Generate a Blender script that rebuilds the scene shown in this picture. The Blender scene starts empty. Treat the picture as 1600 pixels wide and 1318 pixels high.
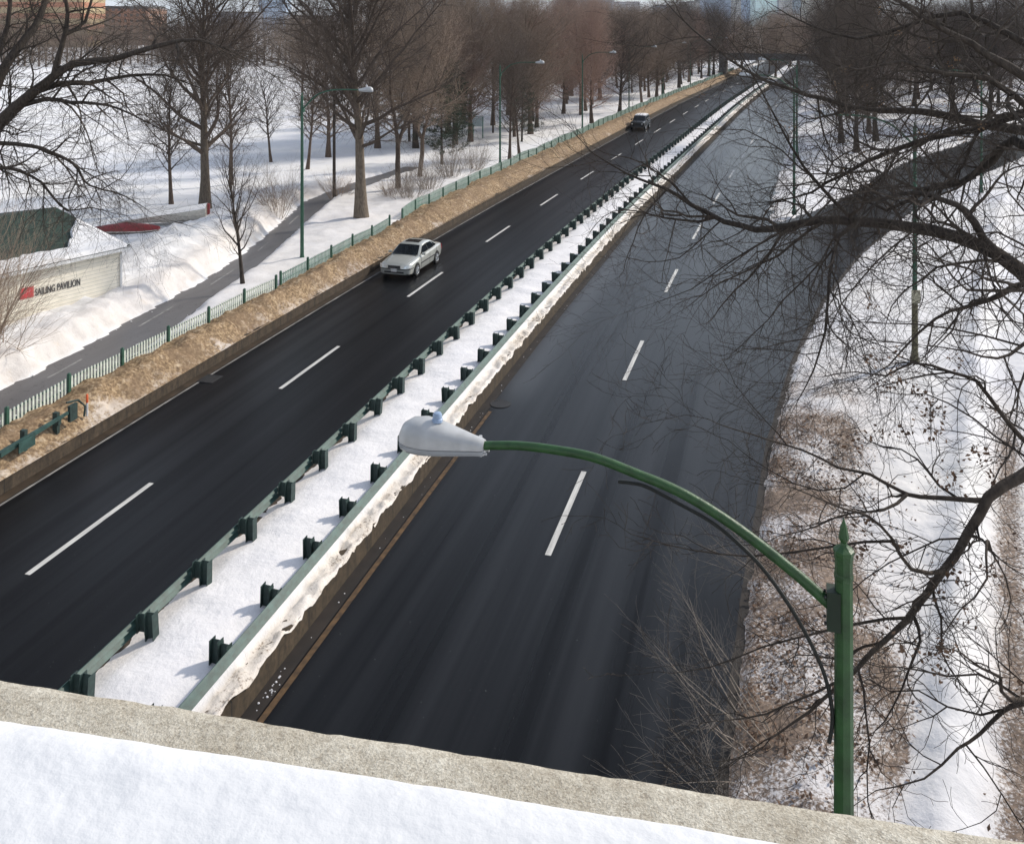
import bpy, bmesh, math, random
import numpy as np
from mathutils import Vector, Matrix, noise
R = math.radians
C = bpy.context.scene
col = C.collection
FPX, YH, CX, CAMH = 1472.0, 36.0, 800.0, 13.3      # focal length, horizon row, centre column (1600 px wide frame), eye height

# ------------------------------------------------------------------ camera, sky, sun
cam = bpy.data.cameras.new('camera'); camo = bpy.data.objects.new('camera', cam); col.objects.link(camo)
camo.location = (0, 0, CAMH); camo.rotation_euler = (R(90), 0, 0)
cam.sensor_fit = 'HORIZONTAL'; cam.sensor_width = 36; cam.lens = 36*FPX/1600
cam.shift_y = -(659-YH)/1600; cam.clip_start = .05; cam.clip_end = 20000
C.camera = camo
SUN_AZ, SUN_EL = R(60), R(35)
w = bpy.data.worlds.new('World'); C.world = w; w.use_nodes = True
nt = w.node_tree; nt.nodes.clear()
sky = nt.nodes.new('ShaderNodeTexSky'); sky.sky_type = 'NISHITA'; sky.sun_disc = False
sky.sun_elevation = SUN_EL; sky.sun_rotation = SUN_AZ; sky.air_density = 1.0; sky.dust_density = .6; sky.ozone_density = 1.0
bg = nt.nodes.new('ShaderNodeBackground'); bg.inputs['Strength'].default_value = .15
ow = nt.nodes.new('ShaderNodeOutputWorld')
# the milky winter air near the horizon: the clear sky fades into pale blue white there
tcw = nt.nodes.new('ShaderNodeTexCoord'); spw = nt.nodes.new('ShaderNodeSeparateXYZ'); nt.links.new(tcw.outputs['Generated'], spw.inputs[0])
rw = nt.nodes.new('ShaderNodeValToRGB'); rw.color_ramp.elements[0].position = .0; rw.color_ramp.elements[0].color = (1, 1, 1, 1); rw.color_ramp.elements[1].position = .22; rw.color_ramp.elements[1].color = (0, 0, 0, 1)
nt.links.new(spw.outputs[2], rw.inputs[0])
mw = nt.nodes.new('ShaderNodeMix'); mw.data_type = 'RGBA'; nt.links.new(rw.outputs[0], mw.inputs[0]); 
hw = nt.nodes.new('ShaderNodeHueSaturation'); hw.inputs['Saturation'].default_value = .52; hw.inputs['Value'].default_value = 1.08; nt.links.new(sky.outputs[0], hw.inputs['Color'])
nt.links.new(hw.outputs[0], mw.inputs[6]); mw.inputs[7].default_value = (4.3, 4.65, 5.05, 1)
nt.links.new(mw.outputs[2], bg.inputs[0]); nt.links.new(bg.outputs[0], ow.inputs[0])
sun = bpy.data.lights.new('sun', 'SUN'); sun.energy = 2.6; sun.angle = R(3.0); sun.color = (1, .93, .82)
suno = bpy.data.objects.new('sun', sun); col.objects.link(suno)
sd = Vector((math.sin(SUN_AZ)*math.cos(SUN_EL), math.cos(SUN_AZ)*math.cos(SUN_EL), math.sin(SUN_EL)))
suno.rotation_euler = sd.to_track_quat('Z', 'Y').to_euler(); suno.location = sd*60
C.view_settings.view_transform = 'Standard'; C.view_settings.look = 'None'
C.view_settings.exposure = 0.42; C.view_settings.gamma = 1
C.cycles.max_bounces = 5; C.cycles.diffuse_bounces = 3; C.cycles.glossy_bounces = 3; C.cycles.transparent_max_bounces = 6

# ------------------------------------------------------------------ road frame: s metres along the dashed line, t metres to its right
ss = np.arange(-60, 900.5, .5)
hd = np.radians(np.interp(ss, [-60, 6, 20, 55, 110, 150, 900], [15.7, 15.7, 16.4, 18.4, 18.5, 19.6, 19.8]))
_dx, _dy = np.sin(hd)*.5, np.cos(hd)*.5
rx = np.concatenate([[0], np.cumsum((_dx[1:]+_dx[:-1])/2)]); ry = np.concatenate([[0], np.cumsum((_dy[1:]+_dy[:-1])/2)])
_i0 = 120; rx += -11.6-rx[_i0]; ry += 22.7-ry[_i0]
def XY(s, t):
    x = np.interp(s, ss, rx); y = np.interp(s, ss, ry); h = np.interp(s, ss, hd)
    return x+t*np.cos(h), y-t*np.sin(h)
def P(s, t, z=0):
    x, y = XY(s, t); return Vector((float(x), float(y), z))
def head(s): return float(np.interp(s, ss, hd))            # heading, clockwise from +Y
def ray(x, y, Z):                                          # point of the photo's pixel (x, y) at depth Z
    return np.array([(x-CX)*Z/FPX, Z, CAMH-(y-YH)*Z/FPX])
def sm(a, b, x):
    t = np.clip((x-a)/(b-a), 0, 1); return t*t*(3-2*t)

# ------------------------------------------------------------------ materials
def mat(name):
    m = bpy.data.materials.new(name); m.use_nodes = True
    n = m.node_tree.nodes; b = n['Principled BSDF']; return m, n, m.node_tree.links, b
def simple(name, c, rough=.6, metal=0, var=.18, scale=6, bump=0, bscale=40, coat=0):
    m, n, l, b = mat(name)
    b.inputs['Roughness'].default_value = rough; b.inputs['Metallic'].default_value = metal
    b.inputs['Coat Weight'].default_value = coat
    tc = n.new('ShaderNodeTexCoord'); nz = n.new('ShaderNodeTexNoise'); nz.inputs['Scale'].default_value = scale; nz.inputs['Detail'].default_value = 6
    l.new(tc.outputs['Object'], nz.inputs['Vector'])
    rp = n.new('ShaderNodeValToRGB'); rp.color_ramp.elements[0].position = .3; rp.color_ramp.elements[1].position = .7
    rp.color_ramp.elements[0].color = [max(0, v*(1-var)) for v in c]+[1]; rp.color_ramp.elements[1].color = [min(1, v*(1+var)) for v in c]+[1]
    l.new(nz.outputs['Fac'], rp.inputs[0]); l.new(rp.outputs[0], b.inputs['Base Color'])
    if bump:
        n2 = n.new('ShaderNodeTexNoise'); n2.inputs['Scale'].default_value = bscale; n2.inputs['Detail'].default_value = 5
        l.new(tc.outputs['Object'], n2.inputs['Vector'])
        bp = n.new('ShaderNodeBump'); bp.inputs['Strength'].default_value = bump; bp.inputs['Distance'].default_value = .02
        l.new(n2.outputs['Fac'], bp.inputs['Height']); l.new(bp.outputs[0], b.inputs['Normal'])
    return m
def ramp(n, stops):
    r = n.new('ShaderNodeValToRGB'); e = r.color_ramp.elements
    while len(e) < len(stops): e.new(.5)
    for k, (p, c) in enumerate(stops): e[k].position = p; e[k].color = (c if len(c) == 4 else list(c)+[1])
    return r
def noise_node(n, l, vec, scale, detail=6, rough=.6):
    z = n.new('ShaderNodeTexNoise'); z.inputs['Scale'].default_value = scale; z.inputs['Detail'].default_value = detail; z.inputs['Roughness'].default_value = rough
    l.new(vec, z.inputs['Vector']); return z
def mapped(n, l, src, sc):
    mp = n.new('ShaderNodeMapping'); mp.inputs['Scale'].default_value = sc; l.new(src, mp.inputs['Vector']); return mp.outputs[0]
def mix(n, l, fac, a, b, kind='MIX'):
    x = n.new('ShaderNodeMix'); x.data_type = 'RGBA'; x.blend_type = kind
    for sock, v in ((x.inputs[0], fac), (x.inputs[6], a), (x.inputs[7], b)):
        if hasattr(v, 'links') or hasattr(v, 'is_linked'): l.new(v, sock)
        elif isinstance(v, (int, float)): sock.default_value = v
        else: sock.default_value = list(v)+[1] if len(v) == 3 else v
    return x.outputs[2]
def mathn(n, l, op, a, b=None, clamp=False):
    x = n.new('ShaderNodeMath'); x.operation = op; x.use_clamp = clamp
    for i, v in enumerate((a, b)):
        if v is None: continue
        if isinstance(v, (int, float)): x.inputs[i].default_value = v
        else: l.new(v, x.inputs[i])
    return x.outputs[0]

def asphalt(name, base, wet):
    m, n, l, b = mat(name)
    uv = n.new('ShaderNodeTexCoord').outputs['UV']                  # u = metres along, v = metres across
    fine = noise_node(n, l, uv, 55, 3)
    blot = noise_node(n, l, mapped(n, l, uv, (.06, .35, 1)), 1.0, 5)
    strk = noise_node(n, l, mapped(n, l, uv, (.018, 1.15, 1)), 1.0, 4, .55)
    c = ramp(n, [(.3, [v*.75 for v in base]), (.75, [v*1.35 for v in base])]); l.new(fine.outputs['Fac'], c.inputs[0])
    c2 = ramp(n, [(.35, (.78, .78, .80)), (.7, (1.2, 1.2, 1.2))]); l.new(blot.outputs['Fac'], c2.inputs[0])
    cc = mix(n, l, 1.0, c.outputs[0], c2.outputs[0], 'MULTIPLY')
    if wet:
        c3 = ramp(n, [(.36, (.6, .6, .6)), (.64, (1.8, 1.78, 1.75))]); l.new(strk.outputs['Fac'], c3.inputs[0])
        cc = mix(n, l, 1.0, cc, c3.outputs[0], 'MULTIPLY')
        sp = n.new('ShaderNodeSeparateXYZ'); l.new(uv, sp.inputs[0])
        # pale salt film drying along the median wall, from about 12 m out
        tt = mathn(n, l, 'ADD', sp.outputs[1], mathn(n, l, 'MULTIPLY', blot.outputs['Fac'], 1.4))
        ed = n.new('ShaderNodeMapRange'); ed.interpolation_type = 'SMOOTHSTEP'; ed.inputs[1].default_value = 10.3; ed.inputs[2].default_value = 8.7; l.new(tt, ed.inputs[0])
        eu = n.new('ShaderNodeMapRange'); eu.interpolation_type = 'SMOOTHSTEP'; eu.inputs[1].default_value = 12.0; eu.inputs[2].default_value = 15.5; l.new(sp.outputs[0], eu.inputs[0])
        fm = mathn(n, l, 'MULTIPLY', mathn(n, l, 'MULTIPLY', ed.outputs[0], eu.outputs[0]), .55)
        cc = mix(n, l, fm, cc, (.075, .08, .088))
        sr = ramp(n, [(.34, (.08,)*3), (.66, (.24,)*3)]); l.new(strk.outputs['Fac'], sr.inputs[0]); l.new(sr.outputs[0], b.inputs['Specular IOR Level'])
        rr = ramp(n, [(.34, (.24,)*3), (.66, (.36,)*3)]); l.new(strk.outputs['Fac'], rr.inputs[0]); l.new(rr.outputs[0], b.inputs['Roughness'])
    else:
        b.inputs['Roughness'].default_value = .36; trk = ramp(n, [(.35, (.10,)*3), (.65, (.24,)*3)]); l.new(strk.outputs['Fac'], trk.inputs[0]); l.new(trk.outputs[0], b.inputs['Specular IOR Level'])
    # paving seams, a few sealed cracks and grains of road salt
    s2 = n.new('ShaderNodeSeparateXYZ'); l.new(uv, s2.inputs[0])
    wob = noise_node(n, l, mapped(n, l, uv, (.35, .35, 1)), 1.0, 5, .7)
    ck = mathn(n, l, 'ABSOLUTE', mathn(n, l, 'SUBTRACT', wob.outputs['Fac'], .5)); ck = mathn(n, l, 'LESS_THAN', ck, .0022)
    msk = noise_node(n, l, mapped(n, l, uv, (.05, .08, 1)), 1.0, 2); ck = mathn(n, l, 'MULTIPLY', ck, mathn(n, l, 'GREATER_THAN', msk.outputs['Fac'], .52))
    cc = mix(n, l, mathn(n, l, 'MULTIPLY', ck, .6), cc, (.0015, .0015, .0015))
    gr = noise_node(n, l, uv, 16, 2, .5); cc = mix(n, l, mathn(n, l, 'MULTIPLY', mathn(n, l, 'GREATER_THAN', gr.outputs['Fac'], .765), .5), cc, (.30, .30, .29))
    l.new(cc, b.inputs['Base Color'])
    bp = n.new('ShaderNodeBump'); bp.inputs['Strength'].default_value = .25; bp.inputs['Distance'].default_value = .01
    l.new(fine.outputs['Fac'], bp.inputs['Height']); l.new(bp.outputs[0], b.inputs['Normal'])
    return m

def snow(name, dirt_from_attr=False, bump=.5, grit=None, base=(.82, .815, .835), warm=(.85, .83, .81)):
    m, n, l, b = mat(name)
    g = n.new('ShaderNodeNewGeometry'); pos = g.outputs['Position']
    big = noise_node(n, l, pos, .12, 4); med = noise_node(n, l, pos, 1.3, 6); fin = noise_node(n, l, pos, 9, 6)
    c = ramp(n, [(.35, base), (.65, warm)]); l.new(big.outputs['Fac'], c.inputs[0])
    cr = ramp(n, [(.3, (.93, .93, .93)), (.6, (1, 1, 1))]); l.new(med.outputs['Fac'], cr.inputs[0])
    cc = mix(n, l, 1.0, c.outputs[0], cr.outputs[0], 'MULTIPLY')
    if dirt_from_attr:
        at = n.new('ShaderNodeAttribute'); at.attribute_name = 'dirt'; d = at.outputs['Fac']
        # clumpy litter: the amount of dirt decides how much of the noise passes
        spk = noise_node(n, l, pos, 15 if grit else 5.5, 7, .74); clump = noise_node(n, l, pos, .9, 4)
        v = mathn(n, l, 'ADD', mathn(n, l, 'MULTIPLY', spk.outputs['Fac'], .82 if grit else .62), mathn(n, l, 'MULTIPLY', clump.outputs['Fac'], .18 if grit else .38))
        thr = mathn(n, l, 'SUBTRACT', .78, mathn(n, l, 'MULTIPLY', d, .48))
        f = mathn(n, l, 'MULTIPLY', mathn(n, l, 'SUBTRACT', v, thr), 9.0, True)
        f = mathn(n, l, 'MULTIPLY', f, mathn(n, l, 'MULTIPLY', d, 4.0, True))
        dc = ramp(n, [(.3, (.06, .038, .026)), (.5, (.13, .085, .055)), (.62, (.25, .175, .12)), (.8, (.12, .08, .05))] if grit else [(.3, (.07, .044, .026)), (.47, (.20, .130, .070)), (.60, (.37, .262, .150)), (.74, (.52, .42, .29)), (.86, (.22, .15, .085))]); l.new(fin.outputs['Fac'], dc.inputs[0])
        f = mathn(n, l, 'MULTIPLY', f, .92)
        # thin melt stain under the litter
        stain = mathn(n, l, 'MULTIPLY', d, 1.15 if grit == 'slush' else .30 if grit else .80, True)
        cc = mix(n, l, stain, cc, (.64, .545, .43) if grit == 'slush' else (.60, .50, .42) if grit else (.40, .265, .140))
        cc = mix(n, l, f, cc, dc.outputs[0])
        if not grit:
            pa = noise_node(n, l, pos, .7, 6, .65); pr = ramp(n, [(.44, (0, 0, 0)), (.60, (1, 1, 1))]); l.new(pa.outputs['Fac'], pr.inputs[0])
            cc = mix(n, l, mathn(n, l, 'MULTIPLY', mathn(n, l, 'MULTIPLY', pr.outputs[0], d), .62), cc, (.185, .125, .080))
            pb = noise_node(n, l, pos, 2.4, 6, .7); pq = ramp(n, [(.56, (0, 0, 0)), (.68, (1, 1, 1))]); l.new(pb.outputs['Fac'], pq.inputs[0])
            cc = mix(n, l, mathn(n, l, 'MULTIPLY', mathn(n, l, 'MULTIPLY', pq.outputs[0], mathn(n, l, 'MULTIPLY', d, 1.5, True)), .6), cc, (.62, .50, .36))
    l.new(cc, b.inputs['Base Color'])
    b.inputs['Roughness'].default_value = .8; b.inputs['Specular IOR Level'].default_value = .15
    h = mathn(n, l, 'ADD', mathn(n, l, 'MULTIPLY', med.outputs['Fac'], 1.6), mathn(n, l, 'MULTIPLY', fin.outputs['Fac'], .35))
    bp = n.new('ShaderNodeBump'); bp.inputs['Strength'].default_value = bump; bp.inputs['Distance'].default_value = .08
    l.new(h, bp.inputs['Height']); l.new(bp.outputs[0], b.inputs['Normal'])
    return m

def bark(name, c1, c2, scale=14):
    m, n, l, b = mat(name)
    tc = n.new('ShaderNodeTexCoord').outputs['Object']
    z = noise_node(n, l, mapped(n, l, tc, (1, 1, .25)), scale, 6)
    oi = n.new('ShaderNodeObjectInfo')
    r = ramp(n, [(.3, c1), (.7, c2)]); l.new(z.outputs['Fac'], r.inputs[0])
    k = ramp(n, [(0, (.75, .75, .75)), (1, (1.25, 1.22, 1.18))]); l.new(oi.outputs['Random'], k.inputs[0])
    l.new(mix(n, l, 1.0, r.outputs[0], k.outputs[0], 'MULTIPLY'), b.inputs['Base Color'])
    b.inputs['Roughness'].default_value = .9; b.inputs['Specular IOR Level'].default_value = .15
    bp = n.new('ShaderNodeBump'); bp.inputs['Strength'].default_value = .6; bp.inputs['Distance'].default_value = .04
    l.new(z.outputs['Fac'], bp.inputs['Height']); l.new(bp.outputs[0], b.inputs['Normal'])
    return m

def granite(name):
    m, n, l, b = mat(name)
    tc = n.new('ShaderNodeTexCoord').outputs['Object']
    a0 = noise_node(n, l, tc, 60, 4, .6); vz = n.new('ShaderNodeTexVoronoi'); vz.inputs['Scale'].default_value = 420; l.new(tc, vz.inputs['Vector']); vs_ = n.new('ShaderNodeSeparateColor'); l.new(vz.outputs['Color'], vs_.inputs[0])
    class _A: pass
    a = _A(); a.outputs = {'Fac': mathn(n, l, 'ADD', mathn(n, l, 'MULTIPLY', vs_.outputs[0], .34), mathn(n, l, 'MULTIPLY', a0.outputs['Fac'], .66))}; c = noise_node(n, l, tc, 420, 3); d = noise_node(n, l, tc, 9, 5)
    r = ramp(n, [(.26, (.30, .265, .212)), (.42, (.42, .385, .318)), (.56, (.48, .445, .375)), (.74, (.58, .55, .475))]); l.new(a.outputs['Fac'], r.inputs[0])
    r2 = ramp(n, [(.28, (.62, .6, .58)), (.42, (1, 1, 1))]); l.new(c.outputs['Fac'], r2.inputs[0])
    r3 = ramp(n, [(.32, (.88, .84, .78)), (.62, (1.18, 1.17, 1.15))]); l.new(d.outputs['Fac'], r3.inputs[0])
    x = mix(n, l, 1, r.outputs[0], r2.outputs[0], 'MULTIPLY'); x = mix(n, l, 1, x, r3.outputs[0], 'MULTIPLY')
    l.new(x, b.inputs['Base Color']); b.inputs['Roughness'].default_value = .85
    hh = mathn(n, l, 'ADD', a.outputs['Fac'], mathn(n, l, 'MULTIPLY', c.outputs['Fac'], .4))
    bp = n.new('ShaderNodeBump'); bp.inputs['Strength'].default_value = .8; bp.inputs['Distance'].default_value = .006
    l.new(hh, bp.inputs['Height']); l.new(bp.outputs[0], b.inputs['Normal'])
    return m

def concrete(name, c=(.062, .043, .025)):
    m, n, l, b = mat(name)
    uv = n.new('ShaderNodeTexCoord').outputs['UV']
    a = noise_node(n, l, mapped(n, l, uv, (2.2, .5, 1)), 1.5, 6); s2 = noise_node(n, l, mapped(n, l, uv, (1.0, .8, 1)), 9, 5)
    r = ramp(n, [(.3, [v*.42 for v in c]), (.5, c), (.75, [v*1.6 for v in c])]); l.new(a.outputs['Fac'], r.inputs[0])
    r2 = ramp(n, [(.35, (.6, .6, .6)), (.65, (1.15, 1.15, 1.15))]); l.new(s2.outputs['Fac'], r2.inputs[0])
    # joint every 3 m
    sp = n.new('ShaderNodeSeparateXYZ'); l.new(uv, sp.inputs[0])
    j = mathn(n, l, 'LESS_THAN', mathn(n, l, 'FRACT', mathn(n, l, 'MULTIPLY', sp.outputs[0], 1/3.05)), .012)
    x = mix(n, l, 1, r.outputs[0], r2.outputs[0], 'MULTIPLY'); x = mix(n, l, j, x, (.012, .01, .008))
    l.new(x, b.inputs['Base Color']); b.inputs['Roughness'].default_value = .85
    return m

def facade(name, wall, glass, fw, fh, ww=.55, wh=.5, rough=.7):
    m, n, l, b = mat(name)
    uv = n.new('ShaderNodeTexCoord').outputs['UV']; sp = n.new('ShaderNodeSeparateXYZ'); l.new(uv, sp.inputs[0])
    fu = mathn(n, l, 'FRACT', mathn(n, l, 'MULTIPLY', sp.outputs[0], 1/fw)); fv = mathn(n, l, 'FRACT', mathn(n, l, 'MULTIPLY', sp.outputs[1], 1/fh))
    k = mathn(n, l, 'MULTIPLY', mathn(n, l, 'LESS_THAN', fu, ww), mathn(n, l, 'LESS_THAN', fv, wh))
    l.new(mix(n, l, k, wall, glass), b.inputs['Base Color'])
    b.inputs['Roughness'].default_value = rough
    return m

def worn_paint():
    m, n, l, b = mat('worn_white_paint')
    uv = n.new('ShaderNodeTexCoord').outputs['UV']
    a = noise_node(n, l, uv, 22, 5, .75); g_ = noise_node(n, l, mapped(n, l, uv, (.4, 3, 1)), 2.2, 4)
    c = ramp(n, [(.3, (.42, .41, .39)), (.65, (.60, .585, .55))]); l.new(g_.outputs['Fac'], c.inputs[0])
    wv = mathn(n, l, 'ADD', mathn(n, l, 'MULTIPLY', a.outputs['Fac'], .75), mathn(n, l, 'MULTIPLY', g_.outputs['Fac'], .25))
    k = ramp(n, [(.36, (1, 1, 1)), (.43, (0, 0, 0))]); l.new(wv, k.inputs[0])
    l.new(mix(n, l, mathn(n, l, 'MULTIPLY', k.outputs[0], .8), c.outputs[0], (.05, .05, .052)), b.inputs['Base Color']); b.inputs['Roughness'].default_value = .75
    return m
M = dict(
 asphalt_l=asphalt('asphalt_dry', (.0042, .0041, .0048), False), asphalt_r=asphalt('asphalt_wet', (.0042, .0043, .0048), True), asphalt_p=asphalt('asphalt_path', (.12, .115, .115), False),
 snow=snow('snow'), snowd=snow('snow_with_dirt', True), snowm=snow('snow_median', True, .55, 'slush', (.82, .80, .81), (.845, .82, .81)), snowg_shade=snow('shaded_snow_with_grit', True, .6, True, (.69, .685, .72), (.73, .71, .69)), granite=granite('granite'),  # grit snow's darker bluish base holds painted shade, besides the grit
 snowtop=snow('snow_on_coping', False, .30, None, (.715, .72, .735), (.75, .748, .75)),
 kerb=concrete('wall_concrete'), kerb2=concrete('kerb_stone', (.060, .042, .026)),
 paint=worn_paint(), yellow=simple('yellow_paint', (.085, .047, .018), .7, var=.55, scale=5),
 rail=simple('rail_green', (.032, .078, .068), .55, .0, .38, 5), post=simple('post_green', (.024, .046, .041), .6, 0, .35, 10),
 lampgreen=simple('lamp_green', (.024, .074, .021), .45, 0, .42, 7, .2, 60), lampgreen2=simple('street_green', (.022, .085, .05), .5),
 lampgreen_shade=simple('lamp_bracket_shaded', (.010, .024, .011), .6), lampwhite=simple('lamp_housing', (.47, .475, .475), .40, .15, .13, 7, .06, 80), lens=simple('lamp_lens', (.36, .38, .40), .15, 0, .05),  # bracket is lamp green darkened: its shadow is put into the colour
 cell=simple('photocell_blue', (.30, .40, .56), .3, 0, .2), black=simple('black_rubber', (.012, .012, .013), .7), cablem=simple('cable_black', (.010, .012, .010), .55),
 picket=simple('picket_paint', (.58, .62, .54), .6, var=.2), fencegreen=simple('fence_green', (.045, .16, .11), .55, var=.2), fencepost=simple('fence_post', (.03, .09, .06), .55),
 fence2=simple('fence_teal', (.24, .325, .28), .6, var=.25, scale=3),
 bark_dark=bark('bark_oak', (.026, .021, .018), (.080, .066, .055)), bark_grey=bark('bark_grey', (.075, .060, .047), (.20, .165, .13)),
 bark_brown=bark('bark_brown', (.17, .130, .100), (.34, .265, .21)), bark_red=bark('bark_reddish', (.20, .136, .110), (.36, .255, .21)), bark_mid=bark('bark_mid', (.07, .052, .042), (.16, .12, .095)),
 twig_pale=bark('twig_pale', (.20, .17, .14), (.36, .31, .27)), twig_dark=bark('twig_dark', (.062, .049, .041), (.145, .115, .096)),
 needle=simple('pine_needles', (.028, .045, .022), .8, var=.4, scale=3), leaf=simple('dead_leaf', (.125, .072, .043), .8, var=.5, scale=20), leaf2=simple('dead_leaf_tan', (.26, .155, .075), .8, var=.4, scale=20),
 pole=simple('pole_wood', (.040, .030, .024), .85, var=.3), wall_cream=None, roofgreen=simple('roof_green', (.016, .036, .024), .8, var=.5, scale=2.5, bump=.4, bscale=12),
 red=simple('red_paint', (.26, .028, .03), .5), redsign=simple('sign_red', (.55, .03, .045), .5), ink=simple('sign_black', (.05, .05, .055), .6), cream=simple('boat_cream', (.52, .49, .43), .5),
 grey=simple('grey_paint', (.13, .15, .16), .5), white=simple('plain_white', (.7, .7, .7), .5), orange=simple('orange_plastic', (.75, .12, .03), .5),
 silver=simple('car_silver', (.47, .475, .44), .28, .35, .03, 3, coat=.6), glass=simple('car_glass', (.008, .012, .016), .06, 0, .1, coat=.3), chrome=simple('rim_metal', (.6, .6, .6), .25, .8), rubber=simple('tyre', (.014, .014, .015), .8),
 trim=simple('car_trim', (.02, .02, .022), .45), lampglass=simple('headlight_glass', (.70, .72, .72), .08, .3, coat=.8), suv=simple('suv_paint', (.022, .027, .033), .3, .2, .05, 3, coat=.3), plate=simple('plate_white', (.68, .66, .64), .5),
 steel=simple('grate_iron', (.025, .024, .024), .6), conc=simple('bridge_concrete', (.11, .10, .095), .8, var=.2), soil=simple('bare_soil', (.11, .08, .055), .9, var=.45, scale=4, bump=.6, bscale=10),
)
def siding():
    m, n, l, b = mat('cream_siding')
    tc = n.new('ShaderNodeTexCoord').outputs['Object']; sp = n.new('ShaderNodeSeparateXYZ'); l.new(tc, sp.inputs[0])
    f = mathn(n, l, 'FRACT', mathn(n, l, 'MULTIPLY', sp.outputs[2], 1/.16))
    z = noise_node(n, l, tc, 3, 4); r = ramp(n, [(.3, (.78, .72, .60)), (.7, (.87, .81, .69))]); l.new(z.outputs['Fac'], r.inputs[0])
    l.new(mix(n, l, mathn(n, l, 'LESS_THAN', f, .09), r.outputs[0], (.44, .42, .36)), b.inputs['Base Color']); b.inputs['Roughness'].default_value = .7
    return m
M['wall_cream'] = siding()

# ------------------------------------------------------------------ object helpers
def tag(o, label=None, cat=None, group=None, kind=None):
    if label: o['label'] = label
    if cat: o['category'] = cat
    if group: o['group'] = group
    if kind: o['kind'] = kind
    return o
def empty(name, loc=(0, 0, 0), rz=0):
    o = bpy.data.objects.new(name, None); o.location = loc; o.rotation_euler = (0, 0, rz); o.empty_display_size = .3; col.objects.link(o); return o
def link(name, me, parent=None, loc=(0, 0, 0), rz=0):
    o = bpy.data.objects.new(name, me); col.objects.link(o); o.location = loc; o.rotation_euler = (0, 0, rz)
    if parent: o.parent = parent
    return o
def copy_tree(o, parent=None):
    c = o.copy(); col.objects.link(c); c.parent = parent
    for ch in o.children: copy_tree(ch, c)
    return c
def mesh_np(name, v, f, m, smooth=False):
    """v (N,3), f (K,n) array of equal-size faces"""
    me = bpy.data.meshes.new(name); v = np.asarray(v, np.float32); f = np.asarray(f, np.int32)
    me.vertices.add(len(v)); me.vertices.foreach_set('co', v.ravel())
    k = f.shape[1]; me.loops.add(f.size); me.loops.foreach_set('vertex_index', f.ravel())
    me.polygons.add(len(f)); me.polygons.foreach_set('loop_start', np.arange(0, f.size, k, dtype=np.int32))
    me.polygons.foreach_set('use_smooth', np.full(len(f), smooth))
    me.materials.append(m); me.update(calc_edges=True); return me
class MB:
    def __init__(s): s.v = []; s.f = []
    def add(s, vs, fs):
        k = len(s.v); s.v += [tuple(x) for x in vs]; s.f += [tuple(i+k for i in f) for f in fs]; return s
    def box(s, c, d, rz=0, axis=None):
        x, y, z = d[0]/2, d[1]/2, d[2]/2; cs, sn = math.cos(rz), math.sin(rz); vs = []
        for a in (-x, x):
            for b in (-y, y):
                for e in (-z, z): vs.append((c[0]+a*cs-b*sn, c[1]+a*sn+b*cs, c[2]+e))
        return s.add(vs, [(0, 1, 3, 2), (4, 6, 7, 5), (0, 4, 5, 1), (2, 3, 7, 6), (0, 2, 6, 4), (1, 5, 7, 3)])
    def tube(s, pts, rad, n=8, cap=True, flat=None):
        pts = [Vector(p) for p in pts]; rad = [rad]*len(pts) if isinstance(rad, (int, float)) else rad
        k0 = len(s.v); fs = []; vs = []
        for i, p in enumerate(pts):
            t = (pts[min(i+1, len(pts)-1)]-pts[max(i-1, 0)]).normalized()
            ref = Vector((0, 0, 1)) if abs(t.z) < .9 else Vector((1, 0, 0))
            a = t.cross(ref).normalized(); b = t.cross(a).normalized()
            for j in range(n):
                q = 2*math.pi*(j+.5)/n; vs.append(p+a*math.cos(q)*rad[i]+b*math.sin(q)*rad[i])
        for i in range(len(pts)-1):
            for j in range(n): fs.append((i*n+j, i*n+(j+1) % n, (i+1)*n+(j+1) % n, (i+1)*n+j))
        if cap: fs.append(tuple(range(n))[::-1]); fs.append(tuple(range((len(pts)-1)*n, len(pts)*n)))
        return s.add(vs, fs)
    def lathe(s, prof, n=12, c=(0, 0, 0), ph=0):
        vs = []; fs = []
        for r, z in prof:
            for j in range(n): q = 2*math.pi*(j+ph)/n; vs.append((c[0]+r*math.cos(q), c[1]+r*math.sin(q), c[2]+z))
        for i in range(len(prof)-1):
            for j in range(n): fs.append((i*n+j, i*n+(j+1) % n, (i+1)*n+(j+1) % n, (i+1)*n+j))
        fs.append(tuple(range(n))[::-1]); fs.append(tuple(range((len(prof)-1)*n, len(prof)*n)))
        return s.add(vs, fs)
    def mesh(s, name, m, smooth=False, bevel=0):
        me = bpy.data.meshes.new(name); me.from_pydata(s.v, [], s.f); me.materials.append(m)
        bm = bmesh.new(); bm.from_mesh(me); bmesh.ops.recalc_face_normals(bm, faces=bm.faces)
        if bevel: bmesh.ops.bevel(bm, geom=bm.edges[:], offset=bevel, segments=2, affect='EDGES', profile=.6)
        bm.to_mesh(me); bm.free()
        if smooth:
            me.polygons.foreach_set('use_smooth', [True]*len(me.polygons)); me.set_sharp_from_angle(angle=R(38))
        me.update(); return me
    def build(s, name, m, parent=None, smooth=False, bevel=0, loc=(0, 0, 0), rz=0):
        return link(name, s.mesh(name, m, smooth, bevel), parent, loc, rz)
def fnoise(x, y, z=0, oct=4): return noise.fractal(Vector((x, y, z)), 1.0, 2.0, oct)

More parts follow.
